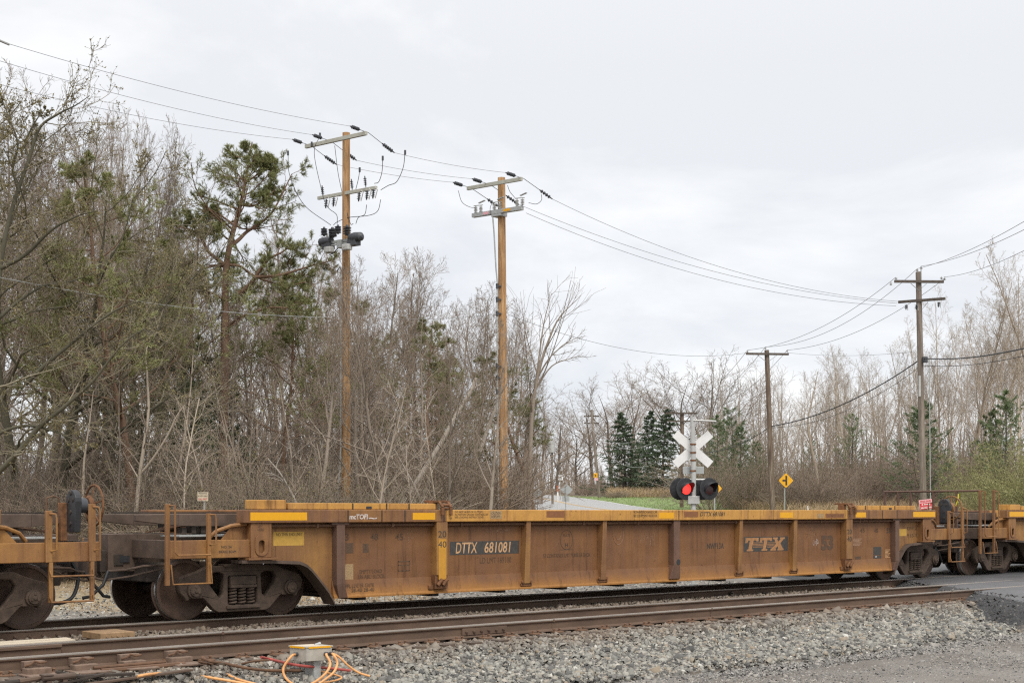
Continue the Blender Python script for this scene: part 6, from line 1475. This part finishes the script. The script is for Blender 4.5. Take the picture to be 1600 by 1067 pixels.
limbtree('budding_tree', 'big mossy tree at the left edge with dark limbs slanting up right', [
    ([(-40, 830), (-30, 700), (-12, 560), (0, 420), (18, 330), (45, 250), (62, 200), (92, 178), (118, 165), (140, 150)], [0, 0, .2, .2, .3, .3, .3, .2, .1, 0], .105, .008),
    ([(-30, 760), (0, 735), (30, 705), (60, 668), (95, 640), (130, 610), (150, 590), (185, 545), (215, 520), (250, 505)], [-.4, -.6, -.8, -.9, -1, -1.1, -1.2, -1.3, -1.3, -1.4], .095, .012),
    ([(-20, 690), (10, 672), (45, 665), (80, 672), (105, 682), (140, 694)], [-.3, -.5, -.7, -.9, -1, -1.1], .06, .01),
    ([(30, 300), (20, 262), (28, 225), (12, 180), (5, 160)], [.3, .2, .1, 0, -.1], .05, .008),
    ([(45, 250), (40, 222), (58, 186), (72, 170)], [.3, .5, .6, .6], .04, .008),
    ([(0, 420), (40, 398), (80, 360), (120, 338), (150, 330)], [.2, 0, -.3, -.4, -.5], .07, .01),
    ([(40, 600), (75, 566), (110, 538), (150, 505), (190, 480), (230, 468)], [-.2, -.3, -.4, -.5, -.5, -.5], .075, .012),
    ([(-5, 500), (30, 470), (70, 446), (110, 440), (150, 425)], [.4, .6, .8, 1, 1.2], .06, .01)], 41.0, (M_BARKM, M_TWIGM), 151, MOSSY, buds=(6000, .045, M_BUD), base=(-40, 830))
BAREL = [LV(n=8, t0=.3, t1=.98, ang=30, L0=.42, L1=.2, npts=6, wig=.10, up=.06, rr=.5, rtip=.006, rmin=.010), LV(n=6, t0=.15, t1=1, ang=34, L0=.45, L1=.25, npts=4, wig=.12, up=.04, rr=.65, rtip=.0045, rmin=.006)]
limbtree('bare_tree', 'thin bare tree leaning right over the road beyond the switch pole', [
    ([(826, 800), (828, 720), (832, 640), (842, 580), (858, 530), (875, 495), (908, 462)], [0, 0, 0, 0, 0, 0, 0], .13, .010),
    ([(832, 640), (838, 590), (846, 530), (852, 495), (862, 458)], [0, .3, .5, .6, .6], .06, .008),
    ([(840, 590), (858, 560), (880, 540), (905, 525)], [0, -.3, -.5, -.6], .045, .007), ([(836, 610), (862, 572), (892, 560), (905, 556)], [0, .3, .6, .8], .04, .007)], 66.0, (M_BARKG, M_TWIG), 152, BAREL, base=(826, 800))
limbtree('dead_tree', 'bleached dead trunk leaning right in the wood left of the switch pole', [([(640, 770), (668, 725), (690, 690), (712, 650), (735, 612), (744, 590)], [0, 0, 0, 0, 0, 0], .10, .07), ([(735, 612), (744, 604), (752, 600)], [0, 0, 0], .05, .02)], 57.0, (M_DEAD, M_DEAD), 153, [], base=(650, 800))
limbtree('dead_tree', 'slim bleached dead stem leaning right just beside the switch pole', [([(750, 705), (762, 670), (775, 635), (780, 615)], [0, 0, 0, 0], .09, .06)], 66.0, (M_DEAD, M_DEAD), 154, [], base=(740, 800))
limbtree('dead_tree', 'thin white dead branchy stem at the foot of the wood near the corner casting', [([(470, 800), (455, 770), (438, 740), (418, 716)], [0, 0, -.2, -.3], .05, .02), ([(446, 754), (430, 742), (410, 738)], [0, -.1, -.2], .025, .01)], 46.0, (M_DEAD, M_DEAD), 155, [LV(n=5, t0=.2, t1=1, ang=40, L0=.4, L1=.2, npts=4, wig=.15, up=.05, rr=.5, rtip=.006, rmin=.009)], base=(470, 800))
PALE = [LV(n=8, t0=.2, t1=.98, ang=42, L0=.34, L1=.18, npts=6, wig=.12, up=.05, rr=.45, rtip=.006, rmin=.010), LV(n=5, t0=.15, t1=1, ang=36, L0=.42, L1=.25, npts=4, wig=.12, up=.03, rr=.62, rtip=.0045, rmin=.0055)]
limbtree('sapling', 'forked pale grey sapling standing in front of the left wood', [([(212, 805), (218, 745), (226, 690), (232, 640), (230, 590), (229, 545), (246, 518)], [0, 0, 0, 0, 0, 0, 0], .075, .01), ([(219, 742), (240, 715), (262, 680), (276, 650), (292, 628)], [0, -.2, -.4, -.5, -.5], .05, .008), ([(218, 750), (205, 728), (192, 705)], [0, .2, .3], .03, .008)], 44.5, (M_BARKP, M_TWIG), 156, PALE, base=(212, 805))
limbtree('sapling', 'slanting pale grey sapling in front of the left wood, right of the forked one', [([(262, 810), (272, 760), (283, 715), (290, 670), (296, 625), (300, 580), (302, 545)], [0, 0, 0, 0, 0, 0, 0], .06, .01), ([(286, 700), (300, 690), (320, 682), (338, 668)], [0, -.2, -.3, -.4], .03, .007)], 46.0, (M_BARKP, M_TWIG), 157, PALE, base=(262, 810))
limbtree('sapling', 'thin straight pale sapling behind the brake wheel at the left', [([(128, 805), (130, 760), (132, 715), (140, 660), (146, 610)], [0, 0, 0, 0, 0], .055, .01)], 43.5, (M_BARKP, M_TWIG), 158, PALE, base=(128, 805))

# --- the wood at the left: outline of the tree tops along the picture
TOPX = [-120, 0, 60, 110, 150, 200, 250, 300, 340, 400, 450, 500, 540, 580, 640, 700, 740, 800, 850, 880]
TOPY = [150, 165, 175, 215, 260, 290, 300, 350, 390, 410, 420, 425, 420, 425, 420, 470, 470, 505, 560, 640]
top_at = lambda px: float(np.interp(px, TOPX, TOPY))
rg = random.Random(77)
def zone_of(px):
    return ('at the left edge' if px < 120 else 'left of the big pine' if px < 330 else 'between big pine and tallest pole' if px < 540 else 'between the orange poles' if px < 790 else 'right of the switch pole')
def in_front(px, dp, w=20): return (abs(px - 541) < w and dp < 58) or (abs(px - 788) < w and dp < 64)
def row_of(dp): return 'front row' if dp < 62 else 'middle rows' if dp < 80 else 'back rows'
G1 = 'bare trees of the left wood'
for px, dp, dt, k in ((132, 52, -30, 2), (165, 58, -60, 2), (196, 62, -60, 2), (244, 64, -65, 2), (300, 64, -60, 2), (440, 68, -65, 2), (455, 75, -10, 1), (575, 70, 0, 0), (608, 74, -4, 2), (632, 80, 4, 3), (655, 72, 15, 1), (690, 78, 10, 0), (737, 70, -8, 2), (765, 78, 10, 1), (810, 72, 40, 0), (560, 66, 40, 3), (520, 70, 20, 0), (500, 62, 45, 1)):
    plant_px(SP['forest'][k], px, dp, top_at(px) + dt, 'tall bare tree topping the left wood ' + zone_of(px), group='bare trees topping the wood ' + zone_of(px), fat=.55 if px < 330 else 1.0)
for i in range(70):
    px = -90 + 925 * (i + rg.random()) / 70; dp = rg.uniform(50, 100)
    if px > 560 and i % 3 == 0 or in_front(px, dp): continue
    plant_px(SP['forest'][rg.randrange(4)], px, dp, top_at(px) + abs(rg.gauss(55, 50)), f'bare tree in the {row_of(dp)} of the wood {zone_of(px)}', group=f'{row_of(dp)} of bare trees {zone_of(px)}', tilt=(rg.gauss(0, .07), rg.gauss(0, .07)))
for px, dp, dt, k in ((24, 46, 95, 0), (95, 48, 110, 1), (160, 49, 140, 0), (-50, 46, 60, 1), (120, 54, 160, 0), (230, 52, 220, 1)):
    plant_px(SP['budding'][k], px, dp, top_at(px) + dt, 'olive budding tree in the left corner of the wood', name='budding_tree', group='budding trees at the left')
for px, dp, top, k, lb in ((212, 46.5, 240, 0, 'pine with a flat green top rising among bare trees left of the big pine'), (165, 62, 330, 1, 'pine half hidden in the twigs at the left'), (300, 60, 350, 1, 'pine in the twigs just left of the big pine'), (440, 62, 430, 0, 'small pine right behind the big pine'),
                        (527, 72, 440, 1, 'thin pine with an orange trunk beside the tallest pole'), (668, 68, 490, 0, 'pine with an orange trunk halfway between the two orange poles'), (640, 90, 505, 1, 'far pine behind the wood between the orange poles'), (700, 88, 560, 0, 'low pine behind the leaning dead trunk')):
    plant_px(SP['pine'][k], px, dp, top, lb, name='pine_tree')
limbtree2 = None
rp = plant_px(SP['pine'][0], 838, 70, 545, 'pine with boughs sweeping right over the road by the switch pole', name='pine_tree', tilt=(.0, .12), fat=1.25)
for px, dp, top in ((270, 58, 490), (318, 60, 530), (300, 54, 600), (350, 62, 590), (150, 60, 600), (600, 84, 640), (700, 80, 640)):
    plant_px(SP['darkpine'][0], px, dp, top, 'dark green conifer in the shade of the left wood', name='dark_conifer', group='dark conifers in the left wood')
for i in range(30):
    px = -60 + 800 * (i + rg.random()) / 30; dp = rg.uniform(43, 58) + (8 if px > 690 else 0)
    if in_front(px, dp, 34): continue
    plant_px(SP['sapling'][rg.randrange(2)], px, dp, rg.uniform(560, 690), 'thin bare sapling at the wood edge ' + zone_of(px), name='sapling', group='saplings ' + zone_of(px))
for i in range(96):
    px = -80 + 800 * (i + rg.random()) / 96; dp = (43 if px < 620 else 58) + 24 * rg.random() ** 1.3
    if in_front(px, dp, 36): continue
    plant_px(SP['shrub'][rg.choice((0, 0, 1, 1, 2, 3))], px, dp, rg.uniform(655, 735), 'tangled bare shrub at the foot of the wood ' + zone_of(px), cat='shrub', name='bare_shrub', group='shrubs at the wood foot ' + zone_of(px))
for i in range(34):
    px = 440 + 270 * (i + rg.random()) / 34; dp = rg.uniform(60, 88)
    plant_px(SP['shrub'][rg.choice((0, 1, 1))], px, dp, rg.uniform(600, 690), 'tall brown shrub deep in the wood between the orange poles', cat='shrub', name='bare_shrub', group='shrubs deep in the wood')
for px, top, y0, dx, k in ((600, 640, 770, 22, 0), (655, 700, 775, -40, 1), (480, 660, 780, 35, 2), (395, 690, 790, -25, 3), (170, 650, 790, 30, 4), (700, 720, 770, 60, 5), (330, 700, 790, 45, 6)):
    dp = 54 + k * 2
    limbtree('dead_sapling', ('bleached bent dead stem in the wood right of the tallest pole', 'fallen pale limb leaning left in the wood between the orange poles', 'pale dead stem leaning right just left of the tallest pole', 'pale dead stem leaning left between big pine and tallest pole', 'pale dead stem leaning right near the forked sapling', 'fallen pale limb lying to the right near the switch pole', 'fallen pale limb leaning right below the big pine')[k], [([(px, y0), (px + dx * .4, (y0 + top) / 2 + 6), (px + dx, top)], [0, -.3, -.5], .05, .018)], dp, (M_DEAD, M_DEAD), 170 + k, [LV(n=4, t0=.3, t1=1, ang=45, L0=.35, L1=.2, npts=4, wig=.18, up=.05, rr=.5, rtip=.006, rmin=.01)], base=(px, 800))
# wood masses closing the view far behind
def wood_mass(name, px0, px1, d0, d1, toplo, tophi, n, seed, mats_, label):
    rng = np.random.default_rng(seed); P0, R0 = [], []
    for k in range(n):
        px = rng.uniform(px0, px1); dp = rng.uniform(d0, d1); b = spot(px, HZ, dp); g = ground_z(b.x, b.y); tp = spot(px + rng.normal(0, 6), rng.uniform(toplo, tophi), dp); q = np.array([b.x, b.y, g]); e = np.array(tp)
        t = np.linspace(0, 1, 8)[:, None]; P = q + (e - q) * t + np.cumsum(rng.normal(0, .09, (8, 3)), 0) * np.array([1, 1, .2]); P0.append(P); R0.append(np.linspace(.11, .012, 8) * rng.uniform(.6, 1.2))
    A_ = (np.array(P0), np.array(R0)); B_ = grow(rng, *A_, n=12, t0=.2, t1=.98, ang=40, L0=.30, L1=.12, npts=5, wig=.12, up=.08, rr=.5, rtip=.010, rmin=.014); C_ = grow(rng, *B_, n=5, t0=.15, t1=1, ang=38, L0=.52, L1=.3, npts=2, wig=.12, up=.04, rr=.6, rtip=.008, rmin=.010)
    tag(raw_obj(name, mesh_np(name, *join([tubes(*A_, 4), tubes(*B_, 3), tubes(*C_, 3)]), mats_, True)), label, kind='stuff')
wood_mass('far_wood', -120, 850, 100, 135, 580, 690, 150, 201, M_TWIG, 'dim far wood seen through the gaps of the left wood')
wood_mass('far_wood', 820, 1010, 150, 230, 680, 745, 90, 202, M_TWIG, 'far brown wood at the end of the road')
wood_mass('far_wood', 1080, 1750, 128, 165, 570, 720, 260, 203, M_TWIGP, 'far pale wood behind the right hand trees')

# --- beyond the road
def zr(px): return 'around the yellow sign' if px < 1290 else 'left of the grey pole' if px < 1440 else 'right of the grey pole'
for px, dp, top, k, lb in ((958, 185, 590, 0, 'large round bare tree behind the left spruce'), (985, 200, 585, 1, 'large round bare tree directly behind the three spruces'), (1060, 165, 562, 0, 'large round bare tree with twin stems, left one behind the signal'), (1102, 168, 558, 1, 'large round bare tree, right one behind the signal'), (902, 150, 640, 0, 'dark bare tree at the far curve'), (926, 172, 600, 1, 'round bare tree behind the far leaning pole'), (870, 160, 625, 1, 'bare tree behind the thin far pole left of the road'), (1135, 190, 610, 1, 'far bare tree to the right of the two round ones')):
    plant_px(SP['maple'][k], px, dp, top + 26, lb, fat=1.45)
for px, dp, top, lb in ((977, 140, 643, 'leftmost of the three dark spruces beyond the lawn'), (1011, 144, 641, 'middle one of the three dark spruces beyond the lawn'), (1035, 137, 638, 'rightmost and widest of the three dark spruces beyond the lawn')):
    plant_px(SP['spruce'][px % 2], px, dp, top, lb, name='spruce_tree', fat={977: 1.25, 1011: 1.05, 1035: 1.35}[px])
for px, dp, top, lb in ((842, 118, 655, ''), (858, 150, 675, ''), (832, 98, 625, ''), (880, 165, 688, '')):
    plant_px(SP['forest'][rg.randrange(4)], px, dp, top, 'bare tree on the wood side of the far curve', group='trees at the far curve')
for px, dp, top, k, lb in ((1145, 112, 640, 0, 'loose green pine just right of the signal mast'), (1160, 104, 668, 0, 'short loose pine right of the signal with brown undersides'), (1118, 120, 650, 0, 'pine partly behind the signal mast'), (1180, 110, 690, 0, 'low dull pine left of the brown pole')):
    plant_px(SP['softpine'][px % 2], px, dp, top, lb, name='pine_tree', fat=1.05)
for px, dp, top, lb in ((1330, 108, 650, 'dull green pine among the pale trees, left one'), (1265, 112, 690, 'low dull green pine behind the yellow sign')):
    plant_px(SP['softpine'][1], px, dp, top, lb, name='pine_tree', fat=.9)
plant_px(SP['softpine'][0], 1447, 86, 628, 'bright green pine directly behind the grey pole', name='pine_tree', fat=1.15)
plant_px(SP['softpine'][0], 1568, 90, 612, 'darker green pine at the right edge above the yellow green bush', name='pine_tree', fat=1.0)
plant_px(SP['darkpine'][0], 1545, 95, 640, 'dark pine at the right edge behind the yellow green bush', name='dark_conifer', fat=.8)
for px, dp, top, fat, lb in ((1572, 72, 668, .95, 'yellow green budding bush at the right edge, largest one'), (1640, 70, 650, 1.0, 'yellow green budding bush running out past the right edge'), (1525, 80, 720, .8, 'small yellow green budding bush behind the brake wheel at the right')):
    plant_px(SP['willow'][0], px, dp, top, lb, cat='bush', name='budding_bush', fat=fat)
for px, dp, top, k in ((1548, 96, 398, 0), (1590, 92, 392, 2), (1497, 98, 455, 1), (1520, 110, 440, 0), (1620, 96, 385, 1), (1475, 112, 470, 2), (1570, 118, 430, 1)):
    plant_px(SP['pale'][k], px, dp, top, 'tall pale bare tree towering at the right edge', name='pale_tree', group='tall pale trees at the right edge')
for i in range(40):
    px = 1195 + 450 * (i + rg.random()) / 40; dp = rg.uniform(98, 135); t = np.interp(px, [1190, 1230, 1290, 1340, 1400, 1450, 1520, 1640], [640, 590, 570, 520, 530, 520, 470, 440])
    plant_px(SP['pale'][rg.randrange(3)], px, dp, t + abs(rg.gauss(15, 28)), 'pale tan bare tree of the stand ' + zr(px), name='pale_tree', group='pale trees ' + zr(px))
limbtree('pale_tree', 'pale tree with a leaning crooked trunk right of the yellow side road sign', [([(1283, 800), (1276, 740), (1268, 700), (1262, 660), (1270, 620), (1278, 580)], [0, 0, 0, 0, 0, 0], .14, .02)], 96.0, (M_BARKP, M_TWIGP), 161, PALE, base=(1283, 800))
for i in range(70):
    px = 1112 + 510 * (i + rg.random()) / 70; dp = rg.uniform(90, 128)
    plant_px(SP['shrub'][rg.choice((0, 0, 1, 2))], px, dp, rg.uniform(655, 750), 'brown bare shrub below the pale trees ' + zr(px), cat='shrub', name='bare_shrub', group='shrubs ' + zr(px))
for i in range(5):
    px, dp = 748 + 11 * i, 74 + 3 * i
    plant_px(SP['shrub'][rg.choice((0, 1))], px, dp, rg.uniform(690, 730), 'bare shrub at the wood edge beside the far road', cat='shrub', name='bare_shrub', group='shrubs beside the far road', fat=.8)
for i in range(16):
    px = 905 + 190 * (i + rg.random()) / 16; dp = rg.uniform(140, 155)
    plant_px(SP['shrub'][rg.choice((0, 1, 2))], px, dp, rg.uniform(722, 752), 'brown bare shrub at the back of the lawn', cat='shrub', name='bare_shrub', group='shrubs at the back of the lawn')
plant_px(SP['shrub'][2], 960, 126, 757, 'low brush heap lying on the lawn right of the road', cat='brush heap', name='brush_heap', fat=1.5)
plant_px(SP['shrub'][1], 972, 126, 760, 'second part of the brush heap on the lawn, right of the first', cat='brush heap', name='brush_heap', fat=1.4)

# --- grasses
def blades(name, X, Y, h, w, mt, seed, label, lean=.35):
    rng = np.random.default_rng(seed); n = len(X); Z = ground_z(X, Y) - .02; P = np.column_stack([X, Y, Z]); D = np.tile(np.array([0, 0, 1.]), (n, 1)); d = unit(D + rng.normal(0, lean, (n, 3)) * np.array([1, 1, .2])); s = unit(np.cross(d, rng.normal(0, 1, (n, 3)))); hh = (h * rng.uniform(.5, 1.2, n))[:, None]
    V = np.stack([P - s * w, P + s * w, P + d * hh * .6 + s * w * .8, P + d * hh * .6 - s * w * .8, P + unit(d + rng.normal(0, .3, (n, 3))) * hh], 1)
    V = np.concatenate([V[:, :4], np.stack([V[:, 3], V[:, 2], V[:, 4] + s * w * .1, V[:, 4] - s * w * .1], 1)], 1).reshape(-1, 3)
    return tag(raw_obj(name, mesh_np(name, V, np.arange(n * 8).reshape(-1, 4), mt)), label, kind='stuff')
rn = np.random.default_rng(301)
n = 26000; X = rn.uniform(8, 60, n); Y = rn.uniform(28.0, 44, n); k = roadmask(X, Y, .8) & (Y > 39.0 - 10.0 * sstep(12.5, 15, X) * sstep(27, 23, X)) & (np.sin(X * .7) + np.sin(Y * .9 + X * .3) + rn.normal(0, .6, n) > -.2); blades('dry_grass', X[k], Y[k], .22, .010, M_DRY, 1, 'short dry tan grass behind the far track', .6)
n = 20000; pxs = rn.uniform(1128, 1640, n); dps = rn.uniform(80, 108, n); Q = [from_cam((a - 800) / F * d_, d_) for a, d_ in zip(pxs, dps)]; Q = np.array(Q); k = roadmask(Q[:, 0], Q[:, 1], 5.0); blades('dry_grass', Q[k, 0], Q[k, 1], 1.0, .016, M_DRY, 2, 'tall dry tan grass in front of the right hand trees', .22)
n = 9000; pxs = rn.uniform(950, 1130, n); dps = rn.uniform(131, 142, n); Q = np.array([from_cam((a - 800) / F * d_, d_) for a, d_ in zip(pxs, dps)]); blades('dry_grass', Q[:, 0], Q[:, 1], 1.0, .02, M_DRY, 3, 'strip of tall dry grass at the back of the lawn', .25)
n = 18000; pxs = rn.uniform(870, 1330, n); dps = 62 + 72 * rn.random(n); Q = np.array([from_cam((a - 800) / F * d_, d_) for a, d_ in zip(pxs, dps)]); sd = Q[:, 0] * CF - Q[:, 1] * SF; cxx = np.interp(dps, RCL[:, 1], RCL[:, 0]); k = (sd - cxx > 4.6) & (sd - cxx < 13 + .05 * dps); blades('grass', Q[k, 0], Q[k, 1], .13, .02, M_GRASS, 4, 'bright green spring grass of the lawn right of the road', .5)
n = 9000; pxs = rn.uniform(820, 890, n); dps = rn.uniform(95, 135, n); Q = np.array([from_cam((a - 800) / F * d_, d_) for a, d_ in zip(pxs, dps)]); sd = Q[:, 0] * CF - Q[:, 1] * SF; cxx = np.interp(dps, RCL[:, 1], RCL[:, 0]); k = (sd - cxx < -4.6); blades('grass', Q[k, 0], Q[k, 1], .13, .02, M_GRASS, 5, 'green verge on the wood side of the far curve', .5)
